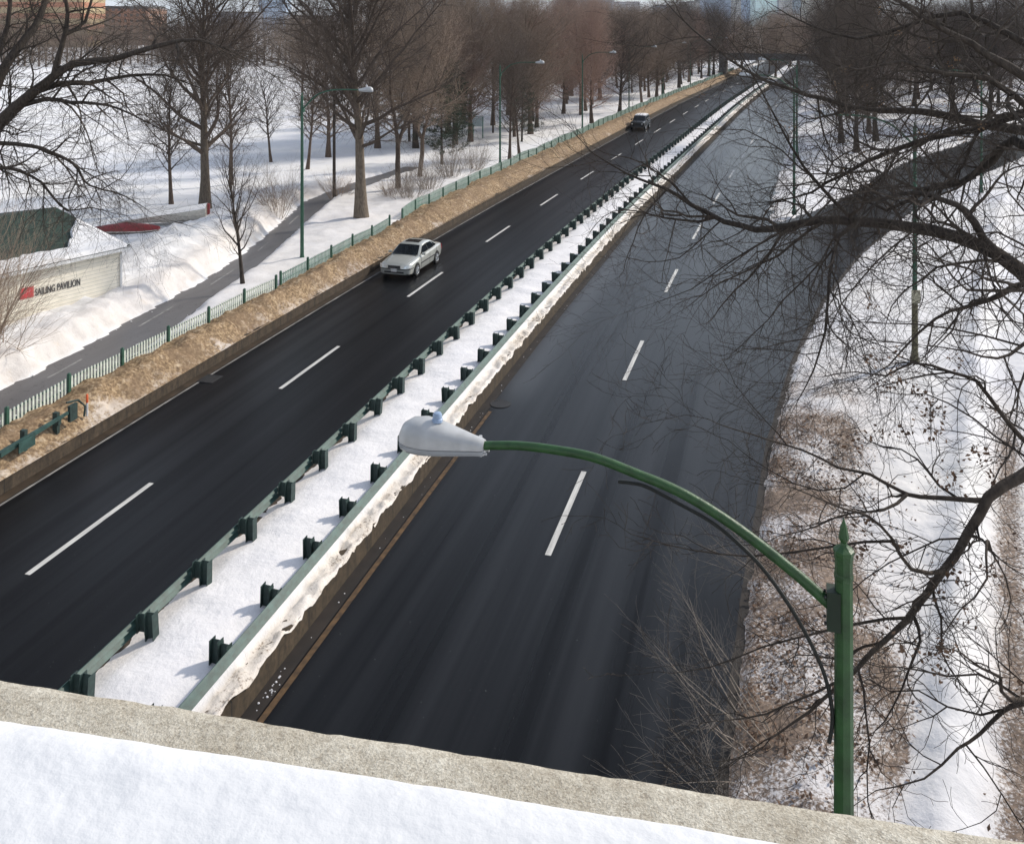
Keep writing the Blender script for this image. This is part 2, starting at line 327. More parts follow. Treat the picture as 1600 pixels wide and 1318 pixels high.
def sheet(name, S, T, zf, m, smooth=True, dirt=None, uv=True):
    """grid over arrays S (rows) x T(s) (columns); zf(s,t,x,y) gives the height"""
    S = np.asarray(S, float); rows = [np.asarray(T(s) if callable(T) else T, float) for s in S]
    n = len(rows[0]); v = np.zeros((len(S)*n, 3)); uvs = np.zeros((len(S)*n, 2)); dv = np.zeros(len(S)*n)
    for i, s in enumerate(S):
        x, y = XY(s, rows[i])
        for j in range(n):
            k = i*n+j; t = rows[i][j]
            z = zf(s, t, x[j], y[j]) if callable(zf) else zf
            v[k] = (x[j], y[j], z); uvs[k] = (s, t)
            if dirt: dv[k] = dirt(s, t, x[j], y[j], z)
    a = np.arange(len(S)-1)[:, None]*n+np.arange(n-1)[None]; a = a.ravel()
    f = np.stack([a, a+1, a+n+1, a+n], 1)
    # orient upwards
    p = v[f[0]]; 
    if np.cross(p[1]-p[0], p[3]-p[0])[2] < 0: f = f[:, ::-1]
    me = mesh_np(name, v, f, m, smooth)
    ul = me.uv_layers.new(name='UVMap'); ul.data.foreach_set('uv', uvs[f.ravel()].astype(np.float32).ravel())
    if dirt:
        at = me.attributes.new('dirt', 'FLOAT', 'POINT'); at.data.foreach_set('value', dv.astype(np.float32))
    return link(name, me)
def ladder(*parts):
    out = []
    for a, b, st in parts: out += list(np.arange(a, b, st))
    return np.array(out+[parts[-1][1]])

# ================================================================== GROUND AND ROADS
g = MB(); g.add([(-3000, -80, -.06), (3000, -80, -.06), (3000, 3200, -.06), (-3000, 3200, -.06)], [(0, 1, 2, 3)])
tag(g.build('ground', M['snow']), 'flat snow covered land and frozen river reaching the horizon', 'ground', kind='structure')
Sroad = ladder((-45, 60, 2), (60, 420, 6))
def redge(s): return np.interp(s, [-45, -10, -2, 4.7, 7.8, 12, 15.1, 20.5, 29.2, 39.1, 46, 53, 61, 70, 85, 120, 160], [16.2, 16.3, 16.45, 16.7, 16.9, 17.1, 17.4, 17.95, 19.3, 21.4, 23.3, 25.2, 27.9, 31.4, 37.6, 53, 71])
def gore_l(s): return np.interp(s, [0, 47, 75, 110, 420], [16.3, 16.2, 16.0, 15.6, 15.4])        # main kerb past the gore
def gore_r(s): return np.interp(s, [46.5, 53.2, 62.6, 70, 77.8, 84, 91.5, 120, 160], [16.3, 19.3, 22.0, 24.0, 26.2, 28.4, 31.8, 43, 58])
tag(sheet('left_road', Sroad, np.linspace(-4.2, 4.4, 5), 0.0, M['asphalt_l'], False), 'dark dry asphalt carriageway left of the snowy median', 'road', kind='structure')
tag(sheet('right_road', Sroad, lambda s: np.linspace(7.2, 18.0 if s > 46 else float(redge(s))+1.2, 5), 0.0, M['asphalt_r'], False), 'damp streaky asphalt carriageway right of the snowy median', 'road', kind='structure')
tag(sheet('ramp', ladder((40, 160, 3)), lambda s: np.linspace(15.5 if s < 50 else float(gore_r(s))-1.2, float(redge(s))+1.5, 5), -.006, M['asphalt_r'], False), 'asphalt slip road curving away to the right', 'road', kind='structure')

def stripe(name, t, wdt, s0, s1, m, z=.005, step=2.0):
    S = np.linspace(s0, s1, max(2, int((s1-s0)/step)+1)); return sheet(name, S, [t-wdt/2, t+wdt/2], z, m, False)
for k in range(-2, 20):
    o = stripe('lane_dash', -.1, .155, 12.0*k, 12.0*k+4.7, M['paint']); tag(o, 'white lane dash painted on the left carriageway', 'road marking', 'white dashes of the left carriageway', 'structure')
for k in range(-2, 20):
    o = stripe('lane_dash', 11.8, .155, 4.2+12.1*k, 8.8+12.1*k, M['paint']); tag(o, 'white lane dash painted on the right carriageway', 'road marking', 'white dashes of the right carriageway', 'structure')
edge_paint = simple('worn_edge_paint', (.20, .19, .175), .7, var=.5, scale=1.5)
tag(stripe('edge_line', -3.32, .09, -30, 300, edge_paint), 'thin worn edge line beside the left kerb', 'road marking', kind='structure')
tag(stripe('yellow_line', 7.84, .13, -30, 12.2, M['yellow']), 'faded yellow line along the median wall', 'road marking', kind='structure')
gut = simple('wet_gutter', (.016, .011, .008), .8, var=.5, scale=2)
tag(stripe('gutter', 7.57, .34, -30, 190, gut, .004), 'wet brown gutter below the median wall', 'gutter', kind='structure')
tag(stripe('gutter', -3.56, .32, -30, 200, simple('dirty_gutter', (.045, .030, .018), .6, var=.5, scale=2), .004), 'dirty brown gutter below the left kerb', 'gutter', kind='structure')

tag(sheet('gutter', ladder((-40, 45, 1)), lambda s: [float(redge(s))-.16+.03*fnoise(s*.9, 2), float(redge(s))+.3], .004, gut, False), 'dark wet gutter along the snowy right road edge', 'gutter', kind='structure')
def wall_strip(name, t0, t1, h, s0, s1, m, step=2.0, z0=0):
    S = np.arange(s0, s1+.01, step); prof = [(t0, z0), (t0, z0+h), (t1, z0+h), (t1, z0)]
    v = []; uv = []
    for s in S:
        for t, z in prof: v.append(P(s, t, z)); uv.append((s, z if t == t0 else z))
    f = []
    for i in range(len(S)-1):
        for j in range(3): f.append((i*4+j, i*4+j+1, i*4+4+j+1, i*4+4+j))
    me = mesh_np(name, np.array([tuple(p) for p in v]), np.array(f), m)
    ul = me.uv_layers.new(name='UVMap'); ul.data.foreach_set('uv', np.array(uv, np.float32)[np.array(f).ravel()].ravel())
    return link(name, me)
tag(wall_strip('kerb_wall', 7.41, 7.1, .50, -30, 188, M['kerb']), 'low stained concrete wall along the right side of the median', 'wall')
tag(wall_strip('kerb_wall', 4.22, 4.5, .52, -30, 188, M['kerb']), 'low concrete wall along the left side of the median', 'wall')
tag(wall_strip('kerb_wall', -3.74, -4.1, .45, -30, 240, M['kerb2']), 'brown dirty kerb along the left carriageway', 'kerb')

# median snow: crown between the two rails, ragged lip hanging over the right wall
def lip(s): return -.025+.045*fnoise(s*1.4, 7.1)+.018*fnoise(s*4, 2.1)
def u_lip(s, t): return (t-7.36-lip(s)*.5)/(.10+.01)
def med_cols(s):
    a = MT.copy(); k = lip(s); a[-3:] += k*np.array([.4, .8, 1.0]); return a
def med_z(s, t, x, y):
    n1 = fnoise(x*.9, y*.9, 3.1); n2 = fnoise(x*4, y*4, 1.7)
    z = .66+.10*math.cos((t-5.95)*1.4)+.05*n1+.018*n2
    if t < 4.95: z -= .10*(4.95-t)/.6
    if t > 7.0: z = .56+.06*n1+.09*n2+.05*fnoise(x*9, y*9, 4)
    if t > 7.36: z = min(z, .60)-.22*max(0, u_lip(s, t)-.55)
    if t < 4.3: z = .50
    if abs(s-3.2) < 1.6: z += .10*max(0, fnoise(x*3, y*3, 9))*(1-abs(s-3.2)/1.6)
    return z
def med_d(s, t, x, y, z):
    d = .0
    if t < 5.05: d = .40*sm(5.1, 4.6, t)
    if t > 7.02: d = .46+.24*fnoise(s*.6, 2.2)+.12*fnoise(s*3, t*6)
    return d
MT = np.array([4.24, 4.35, 4.5, 4.65, 4.8, 5.0, 5.25, 5.5, 5.8, 6.1, 6.4, 6.7, 6.9, 7.0, 7.08, 7.16, 7.24, 7.30, 7.36, 7.42, 7.46])
tag(sheet('median', ladder((-30, -6, 1), (-6, 30, .12), (30, 80, .4), (80, 188, 1.5)), med_cols, med_z, M['snowm'], True, med_d), 'snow heaped along the median between the two guardrails', 'median', kind='structure')

# left verge: dirty berm from kerb to fence
def ftl(s): return float(np.interp(s, [-30, 5, 22, 34, 40, 100, 130, 170, 240], [-5.5, -5.5, -5.25, -5.7, -6.2, -6.2, -5.9, -5.6, -5.5]))
def berm_z(s, t, x, y):
    n1 = fnoise(x*.6, y*.6, 5); n2 = fnoise(x*2.2, y*2.2, 8, 5); n3 = fnoise(x*6, y*6, 2, 3)
    u = (-3.72-t)/(-3.72-ftl(s))
    z = .47+.62*sm(0, .55, u)-.12*sm(.6, 1.0, u)
    z += (.05+.10*sm(0, .2, u))*n1+.11*n2*sm(-.05, .15, u)+.065*n3*sm(-.02, .1, u)
    if u < .02: z = .44
    return max(z, .44)
def berm_d(s, t, x, y, z):
    u = (-3.72-t)/(-3.72-ftl(s)); far = sm(20, 70, s)
    return float(np.clip(.92+.40*sm(.15, .6, u)+.30*fnoise(x*.5, y*.5, 4)-.12*sm(.25, .0, u)+.15*far, .45, 1.0))
tag(sheet('left_verge', ladder((-30, -4, 1), (-4, 45, .16), (45, 90, .5), (90, 240, 1.5)), lambda s: np.concatenate([[-3.68, -3.76], np.linspace(-3.85, ftl(s), 15)]), berm_z, M['snowd'], True, berm_d),
    'bank of dirty brown melting snow between kerb and picket fence', 'snow bank', kind='structure')

# left park
def ptc(s): return float(np.interp(s, [-40, 0, 9.8, 15.1, 21.3, 24, 27.8, 30, 34, 41.5, 48.8, 57.8, 70, 90], [-7.6, -7.7, -7.9, -8.5, -9.3, -9.8, -10.8, -11.4, -12.6, -15.0, -15.3, -15.0, -15.6, -17]))
def park_z(s, t, x, y):
    n1 = fnoise(x*.35, y*.35, 11); n2 = fnoise(x*1.5, y*1.5, 6, 5)
    c = ptc(s); d = t-c+.18*fnoise(s*.8, 31)+.10*fnoise(s*3.5, t*.5, 3)
    z = .62+.10*n1
    if s < 90:
        lw, rw = -.72-.25*fnoise(s*.5, 77), float(np.interp(s, [0, 9, 15, 20, 34, 50], [2.2, 2.0, 1.55, .95, .85, 1.3]))
        if d < lw:
            dl = lw-d; bk = .75*sm(0, .9, dl)*(1-.75*sm(1.6, 6, dl))*(1-.7*sm(36, 55, s))
            n3 = fnoise(x*4.2, y*4.2, 19, 4); z = .52+.12*sm(0, .2, dl)+bk+(.12*n1+.16*n2+.09*n3)*sm(0, .5, dl)*(1-.75*sm(2.2, 6, dl))
            m = math.exp(-(((s-25.0)/4.6)**2+((t+14.6)/2.6)**2)); z += .95*m*(1+.3*n2)
            m = math.exp(-(((s-33)/4)**2+((t+15.8)/2.0)**2)); z += .45*m
        elif d > rw:
            dr = d-rw; z = .52+.5*sm(0, .7, dr)+.12*n1*sm(0, .5, dr)+.05*n2*sm(0, .3, dr)
        else: z = .50
        z = z+(.64-z)*float(sm(57, 60, s))
    # towards the fence it meets the berm
    e = t-ftl(s)
    if e > -.8:
        zz = berm_z(s, ftl(s), x, y); k = float(sm(-.8, 0, e))
        if s < 17: k = float(sm(-.35, 0, e))
        z = z*(1-k)+zz*k
    z -= .55*float(sm(-38, -60, t))
    return z
def park_d(s, t, x, y, z):
    c = ptc(s); d = t-c; v = 0
    if s < 60 and -3.2 < d < -.8: v = .30*sm(-3.2, -1.2, d)
    if s < 60 and 1.3 < d: v = .16
    return float(v*(1-sm(40, 60, s)))
TP = np.concatenate([-np.linspace(0, 14, 60), -np.linspace(14.4, 30, 32), -np.array([32, 35, 39, 44, 50, 58, 66])])
tag(sheet('park_snow', ladder((-40, -2, 1), (-2, 50, .28), (50, 100, .8), (100, 420, 4)), lambda s: ftl(s)+TP, park_z, M['snowd'], True, park_d), 'snow covered riverside park left of the road', 'snow', kind='structure')
tag(sheet('bike_path', ladder((-40, 60, 1)), lambda s: np.linspace(ptc(s)-1.6, ptc(s)+1.9, 4), .57, M['asphalt_p'], False), 'cleared grey asphalt bike path behind the picket fence', 'path', kind='structure')
pd = simple('path_paint', (.25, .245, .235), .85, var=.4, scale=6)
for s0, s1 in ((-2.5, .2), (3.2, 5.6), (9.3, 11.2), (15.0, 17.8), (21.3, 24.0), (27.8, 30.0), (34.5, 37)):
    S = np.linspace(s0, s1, 4)
    tag(sheet('path_dash', S, lambda s: [ptc(s)-.05, ptc(s)+.05], .576, pd, False), 'faint white centre dash on the bike path', 'path marking', 'white dashes along the bike path', 'structure')

# right verge
def ridge_t(s): return 19.9+(s+2.4)*.197
def right_z(s, t, x, y):
    n1 = fnoise(x*.5, y*.5, 21); n2 = fnoise(x*2.5, y*2.5, 14, 5); n3 = fnoise(x*7, y*7, 17, 3)
    e = t-float(redge(s))+.10*fnoise(s*1.3, 3, 8)+.04*fnoise(s*6, 5, 8)
    if s < 47.5: dist = e
    else:
        # inside the gore (main kerb .. slip road) or right of the slip road
        gl, gr = float(gore_l(s)), float(gore_r(s)); jit = .25*fnoise(s*.9, t*.2, 8)
        dist = max(min(t-gl, gr-t)+jit, e+jit)
    if dist <= 0: return -.03
    z = -.02+.20*float(sm(0, .22, dist))+.22*float(sm(.2, 1.6, dist))+(.10*n1+.05*n2+.02*n3)*float(sm(.1, .8, dist))
    if s < 60:
        r = t-ridge_t(s)
        z += .34*math.exp(-(r/.42)**2)*(1+.4*n1)-.10*math.exp(-((r-.95)/.5)**2)
    return max(z, .02 if dist > .05 else -.03)
def right_d(s, t, x, y, z):
    e = t-float(redge(s)); v = 0
    near = 1-float(sm(12, 24, s))
    v = (.80+.30*fnoise(x*.6, y*.6, 40))*math.exp(-max(0, e-2.3-.9*float(sm(6, -2, s)))/1.3)*(.35+.65*near)*float(sm(-1.5, 0, e) if s < 47.5 else sm(-.6, 0, e)*math.exp(-max(0, e)/1.5))
    if abs(e) < .35: v = max(v, .75*(1-abs(e)/.5))
    r = t-ridge_t(s)
    if abs(r) < .8: v *= float(sm(.35, .8, abs(r)))
    if r > .5: v = max(v, .85*math.exp(-((r-1.1)/.6)**2)*near, .25*near)
    if s > 40:
        gl, gr = float(gore_l(s)), float(gore_r(s)); ed = min(abs(t-gl), abs(t-gr), abs(e)); v = max(v, .42*math.exp(-ed/.8))
    return float(np.clip(v, 0, 1))
TR1 = np.concatenate([np.linspace(-.25, 1.2, 12), np.linspace(1.35, 7.5, 34), np.array([8, 9, 10, 12, 15, 19, 24, 30, 40, 55])])
tag(sheet('right_verge', ladder((-40, -5, 1), (-5, 22, .15), (22, 47.5, .4)), lambda s: float(redge(s))+TR1, right_z, M['snowg_shade'], True, right_d), 'snowy verge littered with brown leaves right of the road', 'snow', kind='structure')
tag(sheet('far_right_verge', ladder((47.5, 120, .8), (120, 420, 5)), lambda s: np.concatenate([np.linspace(15.2, 45, 60), [48, 54, 60, 70, 85, 100]]), right_z, M['snowg_shade'], True, right_d), 'snowy ground around the slip road at right', 'snow', kind='structure')
exec_after = []

# ================================================================== GUARDRAILS
def wbeam_prof(side):      # (offset across, height) of a W-beam, front to side*+
    p = []
    for z, o in ((0, 0), (.03, .035), (.08, .080), (.12, .035), (.155, .0), (.19, .035), (.23, .080), (.28, .035), (.31, .0)): p.append((o*side, z))
    return p
def beam(name, t, zb, s0, s1, side, m, parent, base, step=1.9):
    pr = wbeam_prof(side); th = .012; S = np.arange(s0, s1+.01, step); v = []; f = []; n = len(pr)
    for s in S:
        for o, z in pr: v.append(tuple(P(s, t+o, zb+z)-base))
        for o, z in pr[::-1]: v.append(tuple(P(s, t+o-th*side, zb+z)-base))
    k = 2*n
    for i in range(len(S)-1):
        for j in range(k): f.append((i*k+j, i*k+(j+1) % k, (i+1)*k+(j+1) % k, (i+1)*k+j))
    mb = MB(); mb.add(v, f+[tuple(range(k)), tuple(range((len(S)-1)*k, len(S)*k))]); return mb.build(name, m, parent)
def ipost_mesh(side):
    # steel post with a blocked-out spacer between it and the beam; local x = across (towards beam = +side), y = along, z up
    mb = MB(); d = side
    mb.box((-.035*d, 0, -.10), (.014, .20, 1.0)); mb.box((-.22*d, 0, -.10), (.014, .20, 1.0)); mb.box((-.1275*d, 0, -.10), (.171, .014, .996))     # I section
    mb.box((-.021*d, 0, .16), (.014, .18, .38)); mb.box((.17*d, 0, .16), (.014, .18, .38)); mb.box((.0745*d, 0, .16), (.177, .014, .376))     # spacer
    return mb.mesh('post', M['post'])
prng = random.Random(31)
def guardrail(t_beam, side, s0, label, first):
    base = P(0, t_beam, .5); root = empty('guardrail', base); tag(root, label, 'guardrail')
    beam('rail_beam', t_beam-side*.0, .77, -30, 190, side, M['rail'], root, base)
    pm = ipost_mesh(side); k = 0; rest = MB(); s = s0; n = 0
    while s < 188:
        p = P(s, t_beam-side*.19, .80)-base
        if n < 99: o = link('post', pm, root, p+Vector((0, 0, prng.uniform(-.02, .015))), -head(s)+prng.gauss(0, .03)); o.rotation_euler.x = prng.gauss(0, .018); o.rotation_euler.y = prng.gauss(0, .02); n += 1
        else:
            rest.box((p.x, p.y, p.z), (.26, .11, .7), -head(s))
        s += 1.905
    if rest.v: rest.build('post', M['post'], root)['kind'] = 'stuff'
    return root
guardrail(4.62, -1, -13.5, 'green steel guardrail along the left edge of the snowy median', 0)
guardrail(7.02, 1, -13.9, 'green steel guardrail along the right edge of the snowy median', 0)
# stub of a third rail at the left kerb
base = P(4, -4.0, .6); root = empty('guardrail', base); tag(root, 'short end piece of green guardrail standing in the dirty left snow bank', 'guardrail')
beam('rail_beam', -3.95, .86, -16, 3.1, 1, M['rail'], root, base)
mb = MB()
for i in range(6):
    a, b = 3.1+i*.45, 3.1+(i+1)*.45
    za, zb = 1.05+.02*i, 1.05+.02*(i+1)
    q = [P(a, -3.95, za-.13+.014*i)-base, P(b, -3.95, zb-.12+.014*i)-base, P(b, -3.97, zb+.09-.012*i)-base, P(a, -3.97, za+.10-.012*i)-base]
    mb.tube([(q[0]+q[3])/2, (q[1]+q[2])/2], [.10-.008*i, .095-.008*i], 4)
mb.build('terminal', M['rail'], root)
mb = MB(); mb.box(P(6.0, -3.95, 1.1)-base, (.10, .32, .50), -head(6)); mb.tube([P(5.9, -4.1, 1.42)-base, P(6.3, -4.0, 1.36)-base, P(6.5, -3.9, 1.1)-base, P(6.45, -3.9, .8)-base], .035, 6); mb.build('end_plate', M['post'], root)
for s in (-1.5, .4, 2.3, 4.2, 5.5):
    mb = MB(); mb.box(P(s, -4.13, .95)-base, (.17, .12, .65), -head(s)); mb.box(P(s, -4.03, 1.02)-base, (.08, .13, .22), -head(s)); mb.build('post', M['post'], root)
mb = MB(); mb.box(P(4.0, -3.83, .98)-base, (.03, .62, .30), -head(4)); mb.build('splice_plate', M['rail'], root)
e = empty('marker_post', P(6.7, -4.0, .7)); tag(e, 'thin white marker post with orange top in the left snow bank', 'marker')
MB().lathe([(.035, 0), (.035, .42)], 10).build('tube', M['white'], e, True); MB().lathe([(.036, .42), (.036, .68), (.02, .70)], 10).build('top', M['orange'], e, True)

# ================================================================== FENCES
def picket_fence(label, s0, s1, dt, pm, gm, postm, bay=2.55, h=.52, pitch=.155, pw=.075, z_off=.0):
    base = P((s0+s1)/2, ftl((s0+s1)/2), .9); root = empty('picket_fence', base); tag(root, label, 'fence')
    zb = lambda s: berm_z(s, ftl(s), *[float(a) for a in XY(s, ftl(s))])
    n = int(round((s1-s0)/bay)); pmsh = None
    for k in range(n+1):
        s = s0+(s1-s0)*k/n; z = zb(s)
        mb = MB(); mb.box(P(s, ftl(s)+dt+.03, z+.10)-base, (.09, .10, 1.0), -head(s)); mb.lathe([(.07, 0), (.07, .03), (.02, .06)], 4, tuple(P(s, ftl(s)+dt+.03, z+.60)-base), .5)
        if k < 100: mb.build('post', postm, root)
        if k == n or k >= 100: continue
        e = s0+(s1-s0)*(k+1)/n; pk = MB(); rl = MB(); z2 = zb(e)
        q = int((e-s-.1)/pitch)
        for i in range(q):
            a = s+.09+(e-s-.14)*(i+.5)/q; zz = z+(z2-z)*(i+.5)/q; p = P(a, ftl(a)+dt, 0)-base; hd_ = -head(a)
            hh = h*(1+.02*math.sin(i*12.9)); c, sn = math.cos(hd_), math.sin(hd_); vs = []
            for dx in (-.011, .011):
                for dy, dz in ((-pw/2, -.35), (pw/2, -.35), (pw/2, hh-.04), (0, hh), (-pw/2, hh-.04)):
                    vs.append((p.x+dx*c-dy*sn, p.y+dx*sn+dy*c, zz-.9+dz))
            pk.add([(x, y, z_) for x, y, z_ in vs], [(0, 1, 2, 3, 4), (5, 9, 8, 7, 6), (0, 5, 6, 1), (1, 6, 7, 2), (2, 7, 8, 3), (3, 8, 9, 4), (4, 9, 5, 0)])
        pk.build('picket_panel', pm, root)
        for hz in (.12, .42):
            rl.tube([P(s+.05, ftl(s)+dt-.04, z+hz)-base, P(e-.05, ftl(e)+dt-.04, z2+hz)-base], .026, 4)
        rl.build('rail', gm, root)
    return root
picket_fence('pale picket fence with green posts between bike path and dirty snow bank', -8, 20.5, 0, M['picket'], M['fencegreen'], M['fencepost'])
picket_fence('teal picket fence running from the first lamp post to the big tree', 20.9, 34.2, 0, M['fence2'], M['fencegreen'], M['fencepost'])
picket_fence('long green fence along the verge beyond the big tree', 36.5, 235, 0, M['fence2'], M['fencegreen'], M['fencepost'], bay=2.55, pitch=.22, pw=.13, h=.68)

# ================================================================== STREET LAMPS
NL = lambda s: Vector((-math.cos(head(s)), math.sin(head(s)), 0))          # unit vector across the road to the left
def cobra_head(prefix_mats, L=.78):
    """lamp housing along local +x from 0 to L, z up"""
    st = [(0, .055, .05, -.05), (.03, .075, .06, -.055), (.10, .085, .075, -.06), (.25, .125, .115, -.07), (.42, .165, .16, -.08), (.55, .175, .18, -.085), (.66, .155, .165, -.085), (.74, .105, .115, -.075), (.775, .05, .04, -.06)]
    up = MB(); lo = MB(); n = 14
    def loft(mb, top):
        vs = []; fs = []
        for x, hw, zt, zb in st:
            for j in range(n+1):
                a = math.pi*j/n; ca = math.cos(a); sa = math.sin(a)
                if top: vs.append((x*L/.78, -hw*math.copysign(abs(ca)**.8, ca), -.02+(zt+.02)*sa**.9))
                else: vs.append((x*L/.78, -hw*.985*math.copysign(abs(ca)**.8, ca), -.026+(zb+.0)*sa**.7))
        m_ = n+1
        for i in range(len(st)-1):
            for j in range(n): fs.append((i*m_+j, i*m_+j+1, (i+1)*m_+j+1, (i+1)*m_+j))
        fs.append(tuple(range(m_))); fs.append(tuple(range((len(st)-1)*m_, len(st)*m_))[::-1])
        for i in range(len(st)-1): fs.append((i*m_, (i+1)*m_, (i+1)*m_+n, i*m_+n))
        mb.add(vs, fs)
    loft(up, True); loft(lo, False); return up, lo
def crom(q, sub):
    out = []; n = len(q)
    for i in range(n-1):
        a, b, c, d = q[max(i-1, 0)], q[i], q[i+1], q[min(i+2, n-1)]
        for k in range(sub): t = k/sub; out.append(.5*((2*b)+(c-a)*t+(2*a-5*b+4*c-d)*t*t+(3*b-a-3*c+d)*t**3))
    return out+[q[-1]]
def street_lamp(X, Y, zg, side, label, near=False, h=None, top=None, arm_pts=None, group=None, armlen=2.9, s=0, hd_=None):
    ztop = top if top is not None else 9.2
    root = empty('street_lamp', (X, Y, zg)); tag(root, label, 'street lamp', group)
    H = ztop-zg; g = M['lampgreen'] if near else M['lampgreen2']
    mb = MB(); mb.lathe([(.16, 0), (.16, .25), (.125, .30), (.10, .5), (.066, H-.02), (.066, H)], 8, (0, 0, 0), .5); mb.build('post', g, root)
    mb = MB(); mb.lathe([(.067, H-.005), (.072, H), (.072, H+.035), (.079, H+.045), (.079, H+.07), (.054, H+.085), (.030, H+.105), (.022, H+.125), (.036, H+.145), (.040, H+.165), (.026, H+.24), (.003, H+.31)], 8, (0, 0, 0), .5)
    mb.build('finial', g, root)
    dirv = Vector((side*math.cos(hd_ if hd_ is not None else head(s)), -side*math.sin(hd_ if hd_ is not None else head(s)), 0))
    if arm_pts is None: arm_pts = [(0.0, H-.62), (.25, H-.40), (.6, H-.05), (1.0, H+.22), (1.6, H+.40), (2.2, H+.46), (armlen, H+.47)]
    pts = crom([dirv*l+Vector((0, 0, z)) for l, z in arm_pts], 5)
    MB().tube(pts, [.044-.008*i/(len(pts)-1) for i in range(len(pts))], 12).build('arm', g, root, True)
    mb = MB(); mb.box((dirv*.075+Vector((0, 0, arm_pts[0][1]+.01)))[:], (.10, .13, .30), math.atan2(dirv.y, dirv.x)); mb.build('bracket', M['lampgreen_shade'] if near else g, root)
    if near:
        pv = Vector((-dirv.y, dirv.x, 0))
        for zz in (-.09, .11):
            for yy in (-.045, .045): c_ = dirv*.128+pv*yy+Vector((0, 0, arm_pts[0][1]+zz)); MB().tube([c_, c_+dirv*.018], .013, 6).build('bolt', M['steel'], root)
        for zz in (H-.16, 1.2): MB().lathe([(.0685, zz), (.072, zz+.01), (.072, zz+.04), (.0685, zz+.05)], 8, (0, 0, 0), .5).build('band', g, root)
    # housing at the end of the arm
    up, lo = cobra_head(None); a = math.atan2(dirv.y, dirv.x); e = pts[-1]
    hroot = up.build('lamp_head', M['lampwhite'], root, True, 0, e-dirv*.03, a)
    lo.build('lens', M['lens'], hroot, True)
    if near:
        MB().lathe([(.046, .160), (.046, .185), (.040, .19), (.040, .222), (.030, .238), (.008, .243)], 16, (.43, 0, 0)).build('photocell', M['cell'], hroot, True)
        mb = MB(); mb.tube([(.02, -.05, -.055), (.02, .05, -.055)], .02, 8); mb.tube([(-.03, .035, -.05), (.06, .035, -.05)], .012, 6); mb.tube([(-.03, -.035, -.05), (.06, -.035, -.05)], .012, 6); mb.lathe([(.016, 0), (.016, .02)], 8, (.06, -.075, .03))
        mb.build('clamp', M['lampwhite'], hroot, True)
    else:
        MB().lathe([(.05, .16), (.05, .25), (.01, .27)], 8, (.43, 0, 0)).build('photocell', M['white'], hroot, True)
    return root, dirv
# the near lamp: its arm's curve lies in the vertical plane across the road
LX, LY = 2.56, 7.27; lh = R(16)
def armz(px, py):      # length along the arm and height for a pixel seen in the arm's plane
    k = (px-CX)/FPX; l = (LX-k*LY)/(math.cos(lh)+k*math.sin(lh)); z = CAMH-(py-YH)*(LY+l*math.sin(lh))/FPX; return l, z-.25
ap = [armz(*p) for p in ((1306, 952), (1272, 921), (1240, 893), (1180, 845), (1130, 809), (1080, 778), (1040, 758), (1000, 742), (930, 715), (870, 703), (810, 696), (752, 696))]
lamp, dv = street_lamp(LX, LY, .25, -1, 'nearest green street lamp with long curved arm, pale grey head and spiked octagonal post', True, top=9.17, arm_pts=ap, hd_=lh)
cb = [armz(*p) for p in ((966, 751), (985, 753), (1010, 759), (1060, 785), (1110, 813), (1150, 845), (1190, 885), (1230, 940), (1262, 995), (1285, 1045), (1297, 1090), (1300, 1125), (1295, 1158))]
MB().tube(crom([dv*l+Vector((0, -.01, z)) for l, z in cb], 4), .0155, 8).build('cable', M['cablem'], lamp, True)
for s, t, lab in ((25.6, -6.75, 'green street lamp behind the silver sedan, beside the picket fence'), (60.4, -7.5, 'green street lamp on the left verge between the silver sedan and the dark car'),
                  (89.9, -7.5, 'green street lamp on the left verge just before the dark car'), (117.8, -7.6, 'green street lamp on the left verge just beyond the dark car'),
                  (146, -7.6, 'distant green street lamp, second beyond the dark car on the left'), (175, -7.4, 'distant green street lamp, third beyond the dark car on the left'), (204, -7.4, 'farthest green street lamp in the left row')):
    p = P(s, t, .8); street_lamp(p.x, p.y, .75, 1, lab, False, top=9.4, s=s, armlen=3.3, group='street lamps along the left verge')
for s, t, lab, side in ((20.4, 22.3, 'green street lamp post with a pale notice board, standing in snow at right', -1), (49, 17.6, 'green street lamp behind the oak branches where the slip road leaves', -1), (77.8, 17.0, 'green street lamp on the snowy island right of the far road', -1), (61.4, 30.9, 'green street lamp on the right side of the slip road', -1)):
    p = P(s, t, .3); r_, d_ = street_lamp(p.x, p.y, .25, side, lab, False, top=9.25, s=s, group='street lamps right of the road')
    if s == 20.4:
        sg = MB().box((0, -.10, 2.62), (.34, .02, .50), 0).build('notice', simple('notice_board', (.30, .28, .20), .6, var=.5, scale=9), r_)
        for z in (2.42, 2.82): MB().lathe([(.115, z-.02), (.115, z+.02)], 10).build('strap', M['steel'], r_, True)
        mossy = simple('mossy_post', (.085, .075, .04), .7, var=.7, scale=14); MB().lathe([(.175, .02), (.175, .26), (.14, .31), (.119, .52), (.112, 2.35)], 8, (0, 0, 0), .5).build('lower_sleeve', mossy, r_)
for (s, t, h, lab) in ((42.1, -13.7, 9.0, 'dark slim wooden pole beside the big grey trunk'), (84.4, -16.7, 9.0, 'dark slim wooden pole in the park left of the second street lamp')):
    p = P(s, t, .4); e = empty('utility_pole', p); tag(e, lab, 'pole')
    MB().lathe([(.13, 0), (.12, 1), (.085, h)], 10).build('shaft', M['pole'], e, True); MB().lathe([(.09, h), (.09, h+.08), (.03, h+.12)], 10).build('cap', M['steel'], e, True)

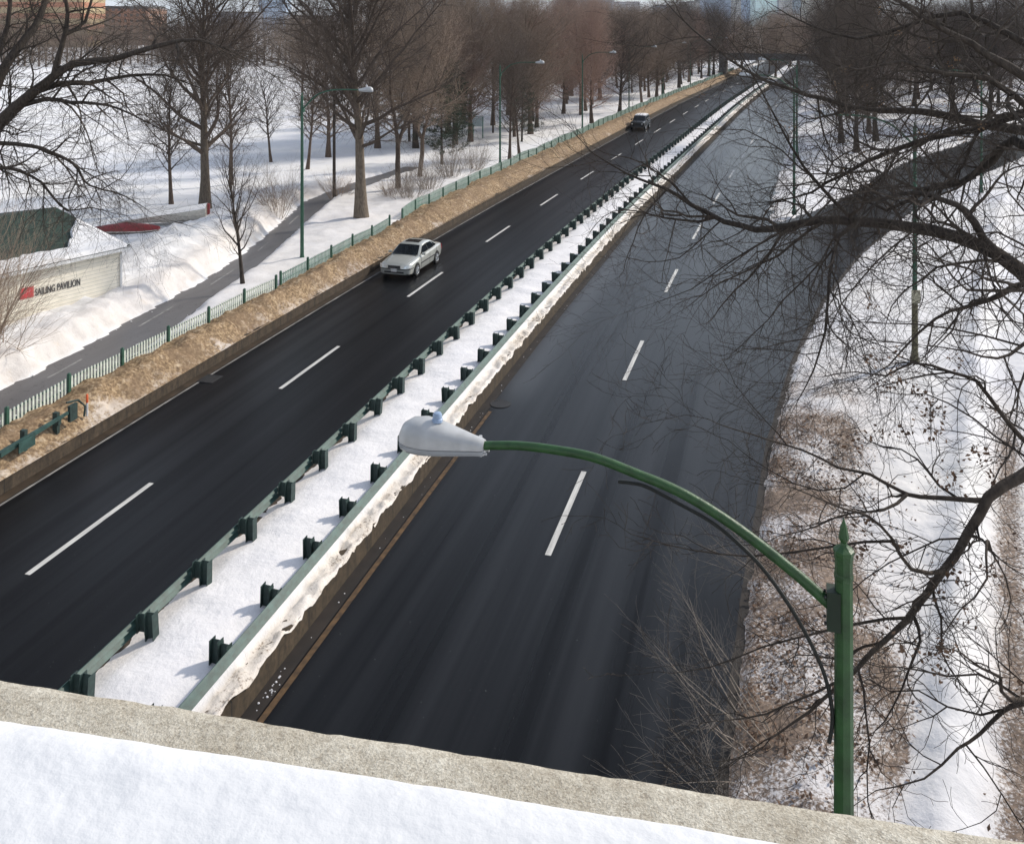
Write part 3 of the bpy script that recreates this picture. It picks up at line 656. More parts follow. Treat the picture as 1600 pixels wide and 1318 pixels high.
# ================================================================== FOOTBRIDGE IN FRONT
HD = .75; ztop = CAMH-HD
e0, e1 = np.array([-.5836, 1.0739]), np.array([.4680, .8611])
ub = (e1-e0)/np.linalg.norm(e1-e0); nb = np.array([-ub[1], ub[0]])          # along the parapet, and away from the walker
if nb[1] < 0: nb = -nb
fb = empty('footbridge', (0, .9, ztop)); tag(fb, 'granite footbridge parapet under snow in the foreground', 'footbridge')
def coping():
    A = np.concatenate([np.linspace(-22, -2, 20)[:-1], np.linspace(-2, 2.5, 300), np.linspace(2.5, 14, 12)[1:]])
    prof = [(-.46, -.17), (-.46, -.02), (-.44, 0), (-.30, .004), (-.16, .004), (-.10, .003), (-.06, .002), (-.03, .0), (-.012, -.004), (-.002, -.014), (.002, -.03), (.0, -.17)]
    v = []; f = []; k = len(prof)
    for a in A:
        for j, (n_, z) in enumerate(prof):
            edge = 1 if j >= 6 else .25
            jn = .0009*edge*fnoise(a*9, j*.15, 2)+.0014*edge*fnoise(a*55, j*.7, 6); jz = .0015*fnoise(a*30, n_*30, 4)
            q = e0+ub*(a)+nb*(n_+jn+.018); v.append((q[0], q[1]-.9, z+jz))
    for i in range(len(A)-1):
        for j in range(k): f.append((i*k+j, i*k+(j+1) % k, (i+1)*k+(j+1) % k, (i+1)*k+j))
    mb = MB(); mb.add(v, f+[tuple(range(k)), tuple(range((len(A)-1)*k, len(A)*k))]); return mb
coping().build('coping', M['granite'], fb, True)
ang = math.atan2(ub[1], ub[0])
def fbbox(name, a0, a1, n0, n1, z0, z1, m):
    c = e0+ub*((a0+a1)/2)+nb*((n0+n1)/2); MB().box((c[0], c[1]-.9, (z0+z1)/2), (a1-a0, n1-n0, z1-z0), ang).build(name, m, fb)
fbbox('parapet_wall', -22, 14, -.42, -.05, -1.05, -.172, M['granite'])
fbbox('deck', -22, 14, -3.2, -.05, -1.9, -1.052, M['granite'])
fbbox('far_parapet_wall', -22, 14, -3.2, -2.8, -1.05, -.1, M['granite'])
for a0, a1 in ((-22, -19.2), (11.6, 14)): fbbox('pier', a0, a1, -3.0, -.3, -12.9, -1.9, M['granite'])
# snow lying on the coping
def coping_snow():
    A = np.concatenate([np.linspace(-8, -1.2, 14)[:-1], np.linspace(-1.2, 2.2, 200), np.linspace(2.2, 8, 10)[1:]]); prof = np.array([-.455, -.40, -.34, -.29, -.25, -.21, -.18, -.155, -.135, -.118, -.104, -.093, -.084, -.078, -.0745, -.073])
    v = []; f = []; k = len(prof)
    lim = lambda a: float(np.interp(a, [-1.2, 0, .2, .39, .7, 1.2, 2], [-.068, -.060, -.056, -.052, -.050, -.048, -.048]))
    for a in A:
        for j, n_ in enumerate(prof):
            u = (n_+.455)/(.455-.073); n2 = -.455+u*(.455+lim(a))+(.003*fnoise(a*6, 3)+.0012*fnoise(a*40, 8))*u
            z = .005+.012*min(1, (1-u)*11)**.7+.004*fnoise(a*3, n_*9, 5)*min(1, (1-u)*6)+.0006*fnoise(a*16, n_*30, 9)*min(1, (1-u)*8)
            if j == 0 or j == k-1: z = .003
            q = e0+ub*a+nb*n2; v.append((q[0], q[1], ztop+z))
    for i in range(len(A)-1):
        for j in range(k-1): f.append((i*k+j, i*k+j+1, (i+1)*k+j+1, (i+1)*k+j))
    return mesh_np('coping_snow', np.array(v), np.array(f)[:, ::-1], M['snowtop'], True)
o = link('coping_snow', coping_snow()); tag(o, 'thick smooth layer of snow lying on the granite coping in the foreground', 'snow')

# ================================================================== CARS
def loft_mesh(secs, m, name, parent, smooth=True, close=True):
    n = len(secs[0]); v = [p for s_ in secs for p in s_]; f = []
    for i in range(len(secs)-1):
        for j in range(n if close else n-1): f.append((i*n+j, i*n+(j+1) % n, (i+1)*n+(j+1) % n, (i+1)*n+j))
    f.append(tuple(range(n))); f.append(tuple(range((len(secs)-1)*n, len(secs)*n))[::-1])
    mb = MB(); mb.add(v, f); return mb.build(name, m, parent, smooth)
def panel(name, q, m, parent, off=.006, inset=(.06, .06, .06, .06), th=.004):
    """dark glass laid on a quad (corners in order), inset per edge as fractions"""
    q = [Vector(p) for p in q]; a, b, c, d = inset
    def at(u, v_): return (q[0]*(1-u)+q[1]*u)*(1-v_)+(q[3]*(1-u)+q[2]*u)*v_
    pts = [at(a, b), at(1-c, b), at(1-c, 1-d), at(a, 1-d)]
    nrm = (pts[1]-pts[0]).cross(pts[3]-pts[0]).normalized()
    return pts, nrm
def glass_panel(name, q, parent, outward, m=None, off=.006, inset=(.05, .06, .05, .06), bulge=.0):
    pts, nrm = panel(name, q, None, None, inset=inset)
    if nrm.dot(Vector(outward)) < 0: nrm = -nrm
    N = 6; vs = []; fs = []
    for lay, o_ in ((0, off), (1, off-.012)):
        for i in range(N+1):
            for j in range(N+1):
                u, v_ = i/N, j/N; p = (pts[0]*(1-u)+pts[1]*u)*(1-v_)+(pts[3]*(1-u)+pts[2]*u)*v_
                vs.append(p+nrm*(o_+bulge*math.sin(math.pi*u)))
    k = (N+1)**2
    for i in range(N):
        for j in range(N):
            a = i*(N+1)+j; fs.append((a, a+1, a+N+2, a+N+1)); fs.append((k+a, k+a+N+1, k+a+N+2, k+a+1))
    for i in range(N):
        for a, b in (((i*(N+1)), ((i+1)*(N+1))), (i*(N+1)+N, (i+1)*(N+1)+N), (i, i+1), (N*(N+1)+i, N*(N+1)+i+1)): fs.append((a, b, k+b, k+a))
    return MB().add(vs, fs).build(name, m or M['glass'], parent, True)
def wheel(root, x, y, r, wd, rim=True):
    sgn = 1 if y > 0 else -1; wr = empty('wheel', (x, y, r)); wr.parent = root
    def disc(prof, m, nm, n=24):
        mb = MB(); vs = []; fs = []
        for rr, yy in prof:
            for j in range(n): a = 2*math.pi*j/n; vs.append((rr*math.cos(a), yy*sgn, rr*math.sin(a)))
        for i in range(len(prof)-1):
            for j in range(n): fs.append((i*n+j, i*n+(j+1) % n, (i+1)*n+(j+1) % n, (i+1)*n+j))
        fs.append(tuple(range(n))); fs.append(tuple(range((len(prof)-1)*n, len(prof)*n))[::-1]); return mb.add(vs, fs).build(nm, m, wr, True)
    disc([(r*.66, -wd/2), (r*.97, -wd/2), (r, -wd/2+.03), (r, wd/2-.03), (r*.96, wd/2), (r*.70, wd/2), (r*.66, wd/2-.03)], M['rubber'], 'tyre')
    if rim:
        mb = MB(); n = 7
        for j in range(n):
            a = 2*math.pi*j/n
            q = [Vector((math.cos(a)*.06, (wd/2-.005)*sgn, math.sin(a)*.06)), Vector((math.cos(a)*r*.66, (wd/2-.012)*sgn, math.sin(a)*r*.66))]; mb.tube(q, [.034, .028], 6)
        for j in range(24):
            a, b = 2*math.pi*j/24, 2*math.pi*(j+1)/24; mb.tube([(math.cos(a)*r*.64, (wd/2-.01)*sgn, math.sin(a)*r*.64), (math.cos(b)*r*.64, (wd/2-.01)*sgn, math.sin(b)*r*.64)], .02, 5)
        mb.box((0, (wd/2-.02)*sgn, 0), (.11, .04, .11)); mb.build('rim', M['chrome'], wr, True)
def body_section(x, w_, zb, zt, crown=.03):
    h = []
    for y, z in ((0, zb), (w_*.80, zb), (w_*.95, zb+.05), (w_*.985, zb+.20), (w_, (zb+zt)*.5+.05), (w_*.985, zt-.14), (w_*.95, zt-.055), (w_*.87, zt-.008), (w_*.60, zt+crown*.55), (w_*.25, zt+crown*.95)): h.append((x, y, z))
    return h+[(x, 0, zt+crown)]+[(x, -y, z) for x, y, z in h[::-1][:-1]]
def arch(root, x, y, r):
    sgn = 1 if y > 0 else -1; n = 20; vs = []; fs = []
    for yy in (0, -.03):
        for j in range(n): a = 2*math.pi*j/n; vs.append((x+r*math.cos(a), y+yy*sgn, max(.17, .33+r*math.sin(a))))
    fs = [tuple(range(n)), tuple(range(n, 2*n))[::-1]]+[(j, (j+1) % n, n+(j+1) % n, n+j) for j in range(n)]
    MB().add(vs, fs).build('wheel_arch', M['black'], root)
def sedan(loc, rz, label):
    root = empty('sedan', loc, rz); tag(root, label, 'car')
    secs = [body_section(*a) for a in ((2.41, .60, .34, .64, .0), (2.38, .74, .26, .715, .012), (2.28, .83, .22, .765, .02), (2.05, .88, .20, .80, .035), (1.7, .90, .19, .84, .045), (1.3, .91, .19, .88, .05), (.98, .912, .19, .91, .05), (.5, .915, .19, .925, .02), (-.3, .915, .19, .94, .02), (-1.1, .91, .20, .955, .02), (-1.6, .895, .22, .97, .03), (-1.95, .875, .24, .965, .035), (-2.25, .83, .28, .94, .03), (-2.38, .72, .34, .88, .01), (-2.41, .60, .42, .80, .0))]
    loft_mesh(secs, M['silver'], 'body', root)
    gs = [(1.02, .80, .80, .915), (.62, .80, .735, 1.165), (.26, .795, .645, 1.345), (.10, .795, .625, 1.385), (-.35, .795, .615, 1.415), (-.80, .79, .60, 1.40), (-1.10, .785, .60, 1.345), (-1.45, .78, .68, 1.17), (-1.86, .77, .76, .975)]
    def gsec(x, wb, wt, z):
        zb = .89; return [(x, wb+.02, zb), (x, wt+.012, z-.045), (x, wt*.92, z-.008), (x, wt*.5, z+.012), (x, 0, z+.018), (x, -wt*.5, z+.012), (x, -wt*.92, z-.008), (x, -wt-.012, z-.045), (x, -wb-.02, zb)]
    loft_mesh([gsec(*a) for a in gs], M['silver'], 'roof', root)
    # glass
    glass_panel('windshield', [(1.00, -.78, .945), (1.00, .78, .945), (.28, .61, 1.345), (.28, -.61, 1.345)], root, (1, 0, .5), inset=(.03, .03, .03, .05), off=.028, bulge=.012)
    glass_panel('rear_window', [(-1.84, -.70, 1.0), (-1.84, .70, 1.0), (-1.12, .56, 1.345), (-1.12, -.56, 1.345)], root, (-1, 0, .5), inset=(.05, .08, .05, .04), off=.03, bulge=.012)
    for sg in (1, -1):
        for nm, q in (('side_window', [(.80, .806*sg, .955), (-.28, .815*sg, .965), (-.26, .648*sg, 1.345), (.22, .668*sg, 1.305)]), ('side_window', [(-.34, .815*sg, .965), (-1.12, .805*sg, .98), (-.98, .642*sg, 1.30), (-.32, .645*sg, 1.345)]), ('side_window', [(-1.16, .80*sg, .985), (-1.50, .79*sg, 1.0), (-1.20, .68*sg, 1.20), (-1.03, .648*sg, 1.285)])):
            glass_panel(nm, q, root, (0, sg, .3), inset=(.03, .04, .03, .04), off=.016)
        mb = MB(); mb.tube([(.72, .90*sg, .985), (.70, 1.0*sg, 1.0)], [.05, .07], 8); mb.box((.71, .97*sg, 1.0), (.10, .20, .13)); mb.build('mirror', M['silver'], root, True, .02)
        mb = MB(); mb.box((-.10, .917*sg, .56), (2.1, .022, .055)); mb.build('side_strip', M['trim'], root)
        hl = MB(); k0 = [(2.425, .39, .575), (2.412, .66, .580), (2.335, .815, .595), (2.20, .895, .62), (2.17, .893, .735), (2.315, .80, .745), (2.375, .66, .735), (2.402, .41, .715)]
        k0 = [(a, b*sg, c) for a, b, c in k0]; k1 = [(a-.06, b*.97, c) for a, b, c in k0]; nn = 8
        hl.add(k0+k1, [(0, 1, 6, 7), (1, 2, 5, 6), (2, 3, 4, 5)]+[(a, (a+1) % nn, nn+(a+1) % nn, nn+a) for a in range(nn)]); hl.build('headlight', M['lampglass'], root)
        glass_panel('tail_light', [(-2.36, .46*sg, .62), (-2.20, .86*sg, .62), (-2.16, .85*sg, .88), (-2.34, .5*sg, .88)], root, (-1, sg*.4, 0), M['redsign'], off=.03, inset=(0, 0, 0, 0))
        for x in (1.46, -1.33): arch(root, x, .912*sg, .375); wheel(root, x, .83*sg, .325, .20)
    glass_panel('sunroof', [(.02, -.40, 1.408), (.02, .40, 1.408), (-.50, .40, 1.428), (-.50, -.40, 1.428)], root, (0, 0, 1), off=.016, inset=(0, 0, 0, 0))
    mb = MB(); mb.box((2.375, 0, .645), (.10, .68, .135)); mb.build('grille', M['trim'], root, False, .015)
    mb = MB()
    for k in range(9): mb.box((2.428, -.28+.07*k, .645), (.012, .008, .11))
    mb.box((2.42, 0, .718), (.03, .71, .02)); mb.box((2.42, 0, .573), (.03, .71, .016)); mb.build('grille_frame', M['chrome'], root)
    mb = MB(); mb.box((2.43, 0, .475), (.02, .31, .155)); mb.build('license_plate', M['plate'], root)
    mb = MB(); mb.box((2.37, 0, .375), (.10, 1.10, .085)); mb.build('air_intake', M['trim'], root, False, .02)
    for sg in (1, -1): MB().tube([(2.422, .20*sg, .535), (2.418, .55*sg, .535), (2.395, .735*sg, .535), (2.30, .84*sg, .54), (2.06, .897*sg, .55), (1.88, .908*sg, .555)], .017, 6).build('bumper_strip', M['trim'], root)
    # faint seams: bonnet and door gaps
    for sg in (1, -1):
        MB().tube([(1.02, .74*sg, .945), (1.5, .70*sg, .895), (2.0, .60*sg, .82), (2.24, .44*sg, .765)], .006, 5).build('bonnet_seam', M['trim'], root)
        for x in (.88, -.31, -1.25): MB().tube([(x, .916*sg, .93), (x, .925*sg, .6), (x+.02, .905*sg, .3)], .005, 5).build('door_seam', M['trim'], root)
        for x in (-.15, -1.05): MB().box((x, .925*sg, .80), (.20, .02, .03)).build('door_handle', M['silver'], root)
    return root
def offroader(loc, rz, label):
    root = empty('offroad_car', loc, rz); tag(root, label, 'car')
    secs = [body_section(*a) for a in ((2.20, .78, .50, .98, .0), (2.14, .86, .42, 1.04, .015), (1.9, .89, .38, 1.08, .02), (1.1, .90, .36, 1.12, .02), (.75, .90, .36, 1.13, .01), (-1.2, .90, .36, 1.13, .01), (-2.1, .89, .40, 1.12, .01), (-2.2, .84, .48, 1.05, 0))]
    loft_mesh(secs, M['suv'], 'body', root)
    gs = [(.85, .82, .80, 1.10), (.30, .82, .72, 1.68), (.1, .82, .70, 1.74), (-1.7, .82, .70, 1.74), (-2.05, .82, .72, 1.66), (-2.15, .82, .80, 1.10)]
    def gsec(x, wb, wt, z):
        zb = 1.06; return [(x, wb+.02, zb), (x, wt+.012, max(zb+.01, z-.07)), (x, wt*.9, z), (x, 0, z+.02), (x, -wt*.9, z), (x, -wt-.012, max(zb+.01, z-.07)), (x, -wb-.02, zb)]
    loft_mesh([gsec(*a) for a in gs], M['suv'], 'cabin', root)
    glass_panel('windshield', [(.84, -.78, 1.14), (.84, .78, 1.14), (.32, .68, 1.66), (.32, -.68, 1.66)], root, (1, 0, .5), inset=(.04, .05, .04, .05), off=.02)
    glass_panel('rear_window', [(-2.15, -.72, 1.16), (-2.15, .72, 1.16), (-2.06, .62, 1.62), (-2.06, -.62, 1.62)], root, (-1, 0, .1), off=.02)
    for sg in (1, -1):
        for q in ([(.62, .83*sg, 1.16), (-.38, .83*sg, 1.16), (-.38, .735*sg, 1.62), (.26, .735*sg, 1.60)], [(-.46, .83*sg, 1.16), (-1.2, .83*sg, 1.16), (-1.2, .735*sg, 1.62), (-.46, .735*sg, 1.62)], [(-1.28, .83*sg, 1.16), (-1.98, .83*sg, 1.16), (-1.92, .735*sg, 1.60), (-1.28, .735*sg, 1.62)]): glass_panel('side_window', q, root, (0, sg, .2), off=.016, inset=(.04, .05, .04, .05))
        mb = MB(); mb.box((.66, 1.0*sg, 1.2), (.10, .22, .16)); mb.build('mirror', M['trim'], root, False, .02)
        mb = MB(); mb.tube([(2.22, .62*sg, .82), (2.16, .62*sg, .82)], .09, 12); mb.build('headlight', M['lampglass'], root, True)
        for x in (1.35, -1.30): arch(root, x, .902*sg, .42); wheel(root, x, .83*sg, .37, .22)
    mb = MB(); mb.box((2.17, 0, .80), (.10, .92, .24)); mb.build('grille', M['trim'], root, False, .02)
    mb = MB(); mb.box((2.24, 0, .52), (.16, 1.66, .16)); mb.build('bumper', M['trim'], root, False, .03)
    # snow left on the roof
    S_ = []
    for x, zz in ((.28, 1.70), (.15, 1.80), (-.4, 1.84), (-1.2, 1.84), (-1.85, 1.80), (-2.0, 1.70)):
        S_.append([(x, .66, 1.70), (x, .64, zz-.04), (x, .3, zz+.015*math.sin(x*9)), (x, -.3, zz), (x, -.64, zz-.04), (x, -.66, 1.70)])
    o = loft_mesh(S_, M['snow'], 'roof_snow', root); return root
p = P(29.05, -2.0, .006); sedan(p, -math.pi/2-head(29), 'silver four-door sedan driving towards the bridge in the left carriageway')
p = P(99.6, -2.45, .006); offroader(p, -math.pi/2-head(99), 'dark off-road car with snow on its roof driving far down the left carriageway')

# ================================================================== DRAIN GRATES
def grate(s, t, label):
    p = P(s, t, .004); e = empty('drain_grate', p, -head(s)); tag(e, label, 'drain grate')
    mb = MB()
    for k in range(7): mb.box((-.24+.08*k, 0, .012), (.03, .62, .02))
    mb.build('bars', M['steel'], e); mb = MB()
    for x, y, a, b in ((-.30, 0, .05, .72), (.30, 0, .05, .72), (0, .34, .55, .05), (0, -.34, .55, .05)): mb.box((x, y, .011), (a, b, .018))
    mb.build('frame', M['steel'], e); MB().box((0, 0, .002), (.64, .72, .003)).build('pit', M['black'], e)
grate(12.1, -3.1, 'iron drain grate by the left kerb'); p = P(12.9, 8.0, .004); e = empty('manhole_cover', p); tag(e, 'round iron manhole grate in the road beside the median wall', 'manhole')
MB().lathe([(.36, 0), (.36, .016), (.30, .016), (.30, .004), (.02, .004)], 24).build('frame', M['steel'], e)
mb = MB()
for k in range(7): xx = -.24+.08*k; mb.box((xx, 0, .012), (.035, 2*math.sqrt(max(.01, .09-xx*xx)), .014))
mb.build('bars', M['steel'], e)
# grit and slush on the wet gutter
rng = random.Random(4)
def lumps(name, cs, label, cat, m):
    mb = MB()
    for c, r in cs:
        prof = [(r*.5, -r*.2), (r, 0), (r*.75, r*.45), (r*.2, r*.62)]; mb.lathe(prof, 7, c, rng.random())
    o = mb.build(name, m, None, True); tag(o, label, cat, kind='stuff'); return o
lumps('slush', [(tuple(P(-2.0+rng.gauss(0, .28), 7.62+rng.gauss(0, .06), .004)), rng.uniform(.008, .03)) for _ in range(14)]+[(tuple(P(rng.uniform(-4, 40), 7.5+rng.random()*.2, .004)), rng.uniform(.006, .022)) for _ in range(60)], 'small lumps of slush in the gutter below the median wall', 'slush', M['snowg_shade'])
lumps('snow_crumbs', [(tuple(P(rng.uniform(-2, 40), ptc(0), .6)), .01) for _ in range(0)]+[((lambda s: tuple(P(s, ptc(s)+rng.choice([-1, 1.5])+rng.gauss(0, .25), .585)))(rng.uniform(2, 36)), rng.uniform(.012, .05)) for _ in range(200)], 'crumbs of snow along both edges of the bike path', 'snow', M['snow'])

# ================================================================== PAVILION, BOATS, SIGN
pav = empty('boathouse', (-17.6, 42.5, .5), -R(34)); tag(pav, 'cream boathouse with a green roof half covered in snow and a sailing sign', 'building')
# local: wall lies along -y (towards the camera), building body to -x, corner at the origin
EH = 2.55
mb = MB(); mb.box((-6.0, -7.0, EH/2-.3), (12.0, 14.0, EH+.6)); mb.build('wall', M['wall_cream'], pav)
def roof_z(x): return EH+.10+max(0, min(1.5, -x*.16+.03))
mb = MB(); xs = (.20, -5.9, -12.1); ys = (.30, -14.4)
zs = [roof_z(xs[0])-.06, EH+1.1, roof_z(xs[0])-.06]
vs = []
for dz in (0, .16):
    for x, z in zip(xs, zs):
        for y in ys: vs.append((x, y, z+dz))
fs = [(0, 1, 3, 2), (2, 3, 5, 4), (6, 8, 9, 7), (8, 10, 11, 9), (0, 6, 7, 1), (4, 5, 11, 10), (0, 2, 8, 6), (2, 4, 10, 8), (1, 7, 9, 3), (3, 9, 11, 5)]
mb.add(vs, fs).build('roof', M['roofgreen'], pav)
mb = MB(); mb.add([(0, 0, EH-.02), (-12, 0, EH-.02), (-5.9, 0, EH+1.08)], [(0, 1, 2)]); mb.v = mb.v+[(x, -.1, z) for x, _, z in mb.v]; mb.f += [(5, 4, 3), (0, 3, 4, 1), (1, 4, 5, 2), (2, 5, 3, 0)]; mb.build('gable', M['wall_cream'], pav)
mb = MB(); mb.box((.25, -7.05, EH+.08), (.10, 14.7, .12)); mb.build('gutter', M['white'], pav); MB().box((.03, -.07, EH/2-.2), (.07, .09, EH+.2)).build('corner_board', M['white'], pav)
# snow slab on the roof with a ragged boundary
v = []; f = []; NX, NY = 22, 60
for i in range(NX+1):
    for j in range(NY+1):
        y = .32-14.6*j/NY; d = .32-y
        xm = -max(.75, 4.3*(1-d/3.0))+.30*fnoise(d*1.1, 5.5)+.18*fnoise(d*5, 1.5)
        x = .24+(xm-.24)*i/NX; zr = zs[0]+(x-xs[0])/(xs[1]-xs[0])*(zs[1]-zs[0])+.16
        th = .14*(1-.0*d)+.03*fnoise(x*1.5, y*1.5, 3); 
        if i in (0, NX) or j in (0,): th = -.02
        v.append((x, y, zr+th))
for i in range(NX):
    for j in range(NY): a = i*(NY+1)+j; f.append((a, a+NY+1, a+NY+2, a+1))
o = link('roof_snow', mesh_np('roof_snow', np.array(v), np.array(f)[:, ::-1], M['snow'], True), pav)
def text_obj(name, s, size, m, parent, loc, rot, ext=.01):
    cu = bpy.data.curves.new(name, 'FONT'); cu.body = s; cu.size = size; cu.extrude = ext; cu.space_character = 1.02; cu.offset = size*.006
    t = bpy.data.objects.new(name, cu); col.objects.link(t); dg = bpy.context.evaluated_depsgraph_get(); dg.update()
    me = bpy.data.meshes.new_from_object(t.evaluated_get(dg)); bpy.data.objects.remove(t); me.materials.clear(); me.materials.append(m)
    o = bpy.data.objects.new(name, me); col.objects.link(o); o.parent = parent; o.location = loc; o.rotation_euler = rot; return o
# the wall's sign sits on the face x = 0; text reads towards +y
def on_wall(px, py):          # where the photo's pixel meets the wall plane, in the boathouse's own frame
    d = Vector(((px-CX)/FPX, 1, -(py-YH)/FPX)); o_ = Vector((0, 0, CAMH)); n_ = Vector((math.cos(R(34)), -math.sin(R(34)), 0)); c_ = Vector(pav.location)
    k = (c_-o_).dot(n_)/d.dot(n_); q = o_+d*k-c_; return q.dot(Vector((math.sin(R(34)), math.cos(R(34)), 0))), q.z
y0, z0 = on_wall(54.5, 462); y1, z1 = on_wall(125, 444)
tx = text_obj('sign_text', 'SAILING PAVILION', .42, M['ink'], pav, (.015, y0, (z0+z1)/2-.02), (R(90), 0, R(90)))
wdt = max(v_.co.x for v_ in tx.data.vertices); tx.scale = ((y1-y0)/wdt, 1.0, 1)
ya, za = on_wall(31, 460); yb_, zb_ = on_wall(52, 459)
MB().box((.02, (ya+yb_)/2, za), (.03, yb_-ya, .44)).build('sign_badge', M['redsign'], pav)
mb = MB(); 
for k in range(3): mb.tube([(.042, ya+(yb_-ya)*(.2+.2*k), za-.06+.04*k), (.042, ya+(yb_-ya)*(.35+.2*k), za+.05+.02*k)], .012, 4)
mb.build('badge_stroke', simple('badge_pale', (.65, .30, .30), .6), pav)
# sunken red and cream boat
bt = empty('boat', (-21.6, 58.2, 1.0), R(14)); tag(bt, 'cream and red boat laid up in the snow behind the boathouse', 'boat')
def hull():
    v = []; f = []; st = np.linspace(0, 1, 13)
    for u in st:
        x = -2.6+5.2*u; hw = .95*math.sin(math.pi*min(1, .12+u*.9*.62+.28*u))**.6 if u > 0 else .12
        hw = .95*(1-(1-u)**2.2)**.8+.04; dp = .15+.75*u**.8
        for a, b in ((hw, dp), (hw*.96, dp*.62), (hw*.75, dp*.25), (0, 0), (-hw*.75, dp*.25), (-hw*.96, dp*.62), (-hw, dp)): v.append((x, a, b))
    for i in range(12):
        for j in range(6): f.append((i*7+j, i*7+j+1, i*7+8+j, i*7+7+j))
    f.append(tuple(range(84, 91))); return v, f
v, f = hull(); MB().add(v, f).build('hull', M['cream'], bt, True)
mb = MB(); vv = []; 
for i in range(13):
    a, b = v[i*7], v[i*7+6]; vv += [(a[0], a[1], a[2]-.02), (a[0], 0, a[2]+.10), (b[0], b[1], b[2]-.02)]
mb.add(vv, [(i*3+j, i*3+j+1, i*3+4+j, i*3+3+j) for i in range(12) for j in range(2)]).build('snow_cover', M['snow'], bt, True)
MB().box((2.72, 0, .45), (.16, .30, 1.15)).build('rudder', M['red'], bt, False, .02)
sk = empty('rowing_skiff', (-23.0, 56.2, .95), R(4)); tag(sk, 'small red upturned skiff half buried in snow in front of the cream boat', 'boat')
v = []; f = []
for i, u in enumerate(np.linspace(0, 1, 11)):
    x = -1.9+3.8*u; hw = .62*math.sin(math.pi*(.08+.84*u))**.6; hh = .42*math.sin(math.pi*(.1+.8*u))**.7
    for a, b in ((hw, 0), (hw*.9, hh*.5), (hw*.5, hh*.9), (0, hh), (-hw*.5, hh*.9), (-hw*.9, hh*.5), (-hw, 0)): v.append((x, a, b))
for i in range(10):
    for j in range(6): f.append((i*7+j, i*7+j+1, i*7+8+j, i*7+7+j))
f += [tuple(range(7)), tuple(range(70, 77))[::-1]]
MB().add(v, f).build('hull', M['red'], sk, True); MB().tube([(-1.95, 0, .2), (-1.9, -.35, .03), (-1, -.60, .01), (0, -.63, .01), (1, -.60, .01), (1.9, -.3, .03)], .035, 6).build('gunwale', M['cream'], sk, True)
MB().tube([(-1.8, 0, .2), (0, 0, .45), (1.8, 0, .2)], .03, 6).build('keel', M['red'], sk)
e = empty('dock_locker', (-26.6, 55.6, .7), R(-8)); tag(e, 'grey dock locker with a red end behind the boathouse roof', 'locker')
MB().box((0, 0, .45), (1.5, .7, .85)).build('box', M['grey'], e, False, .02); MB().box((.79, 0, .45), (.06, .74, .90)).build('end_panel', M['red'], e); MB().box((0, 0, .905), (1.58, .78, .06)).build('lid', M['grey'], e, False, .01)
# information board in the park
p = P(79.2, -16.6, .65); e = empty('information_board', p, -.25); tag(e, 'pale information board on two green legs among the park trees', 'sign')
for x in (-.55, .55): MB().box((x, 0, 1.1), (.10, .10, 2.4)).build('leg', M['fencegreen'], e)
MB().box((0, -.06, 1.75), (1.05, .06, .95)).build('board', simple('board_pale', (.42, .50, .52), .5), e); MB().box((0, 0, 2.32), (1.35, .22, .07)).build('top_rail', M['fencegreen'], e)
p = P(82.5, -19.2, .65); e = empty('information_board', p, -.1); tag(e, 'low dark blue park board partly hidden by a trunk', 'sign')
for x in (-.5, .5): MB().box((x, 0, .8), (.08, .08, 1.8)).build('leg', M['post'], e)
MB().box((0, -.05, 1.5), (1.3, .05, .8)).build('board', simple('board_dark', (.05, .07, .10), .5), e)

# ================================================================== FAR BRIDGE AND SKYLINE
br = empty('road_overpass', P(216, -3.4, 0), -head(216)); tag(br, 'dark road overpass crossing both carriageways in the distance', 'bridge')
mb = MB(); mb.box((25, 0, 5.0), (56, 8, 1.1)); mb.build('deck', M['conc'], br); MB().box((25, -4.1, 5.75), (56, .2, .7)).build('parapet', M['conc'], br)
for x in (-2.4, 52): MB().box((x, 0, 2.2), (1.2, 7.5, 4.5)).build('abutment', M['conc'], br)
def building(px0, px1, top, Z, m, name, label, dep=40, roof=None, zb=0, setback=None):
    x0, x1 = (px0-CX)*Z/FPX, (px1-CX)*Z/FPX; h = CAMH-(top-YH)*Z/FPX; W = x1-x0
    root = empty(name, ((x0+x1)/2, Z+dep/2, zb)); tag(root, label, 'building')
    me = bpy.data.meshes.new('tower'); bm = bmesh.new(); bmesh.ops.create_cube(bm, size=1)
    for v_ in bm.verts: v_.co.x *= W; v_.co.y *= dep; v_.co.z = (v_.co.z+.5)*(h-zb)
    uvl = bm.loops.layers.uv.new('UVMap')
    for fc in bm.faces:
        for lp in fc.loops:
            c_ = lp.vert.co; n_ = fc.normal; lp[uvl].uv = ((c_.x if abs(n_.y) > .5 else c_.y)+200, c_.z if abs(n_.z) < .5 else -.5)
    bm.to_mesh(me); bm.free(); me.materials.append(m); link('wall', me, root)
    MB().box((0, 0, h-zb+.8), (W*.96, dep*.96, 1.6)).build('roof', M['conc'], root)
    if roof: MB().box((W*roof[0], 0, h-zb+roof[2]/2), (W*roof[1], dep*.5, roof[2])).build('roof_plant', M['conc'], root)
    return root
GL = lambda a, b, fw=3.2, fh=3.6, ww=.8, wh=.62: facade('facade', a, b, fw, fh, ww, wh)  # tower colours passed in are paled and greyed: distance haze painted on
building(-60, 128, -25, 520, facade('brick_bands', (.36, .155, .085), (.40, .31, .17), 4.2, 6.2, .97, .52), 'apartment_building', 'orange brick apartment block with cream bands across the river at top left', 30)
building(128, 232, 14, 560, facade('brick_bands2', (.30, .16, .10), (.13, .11, .10), 3.6, 3.4, .5, .5), 'apartment_building', 'lower brown brick block beside the orange one across the river', 30)
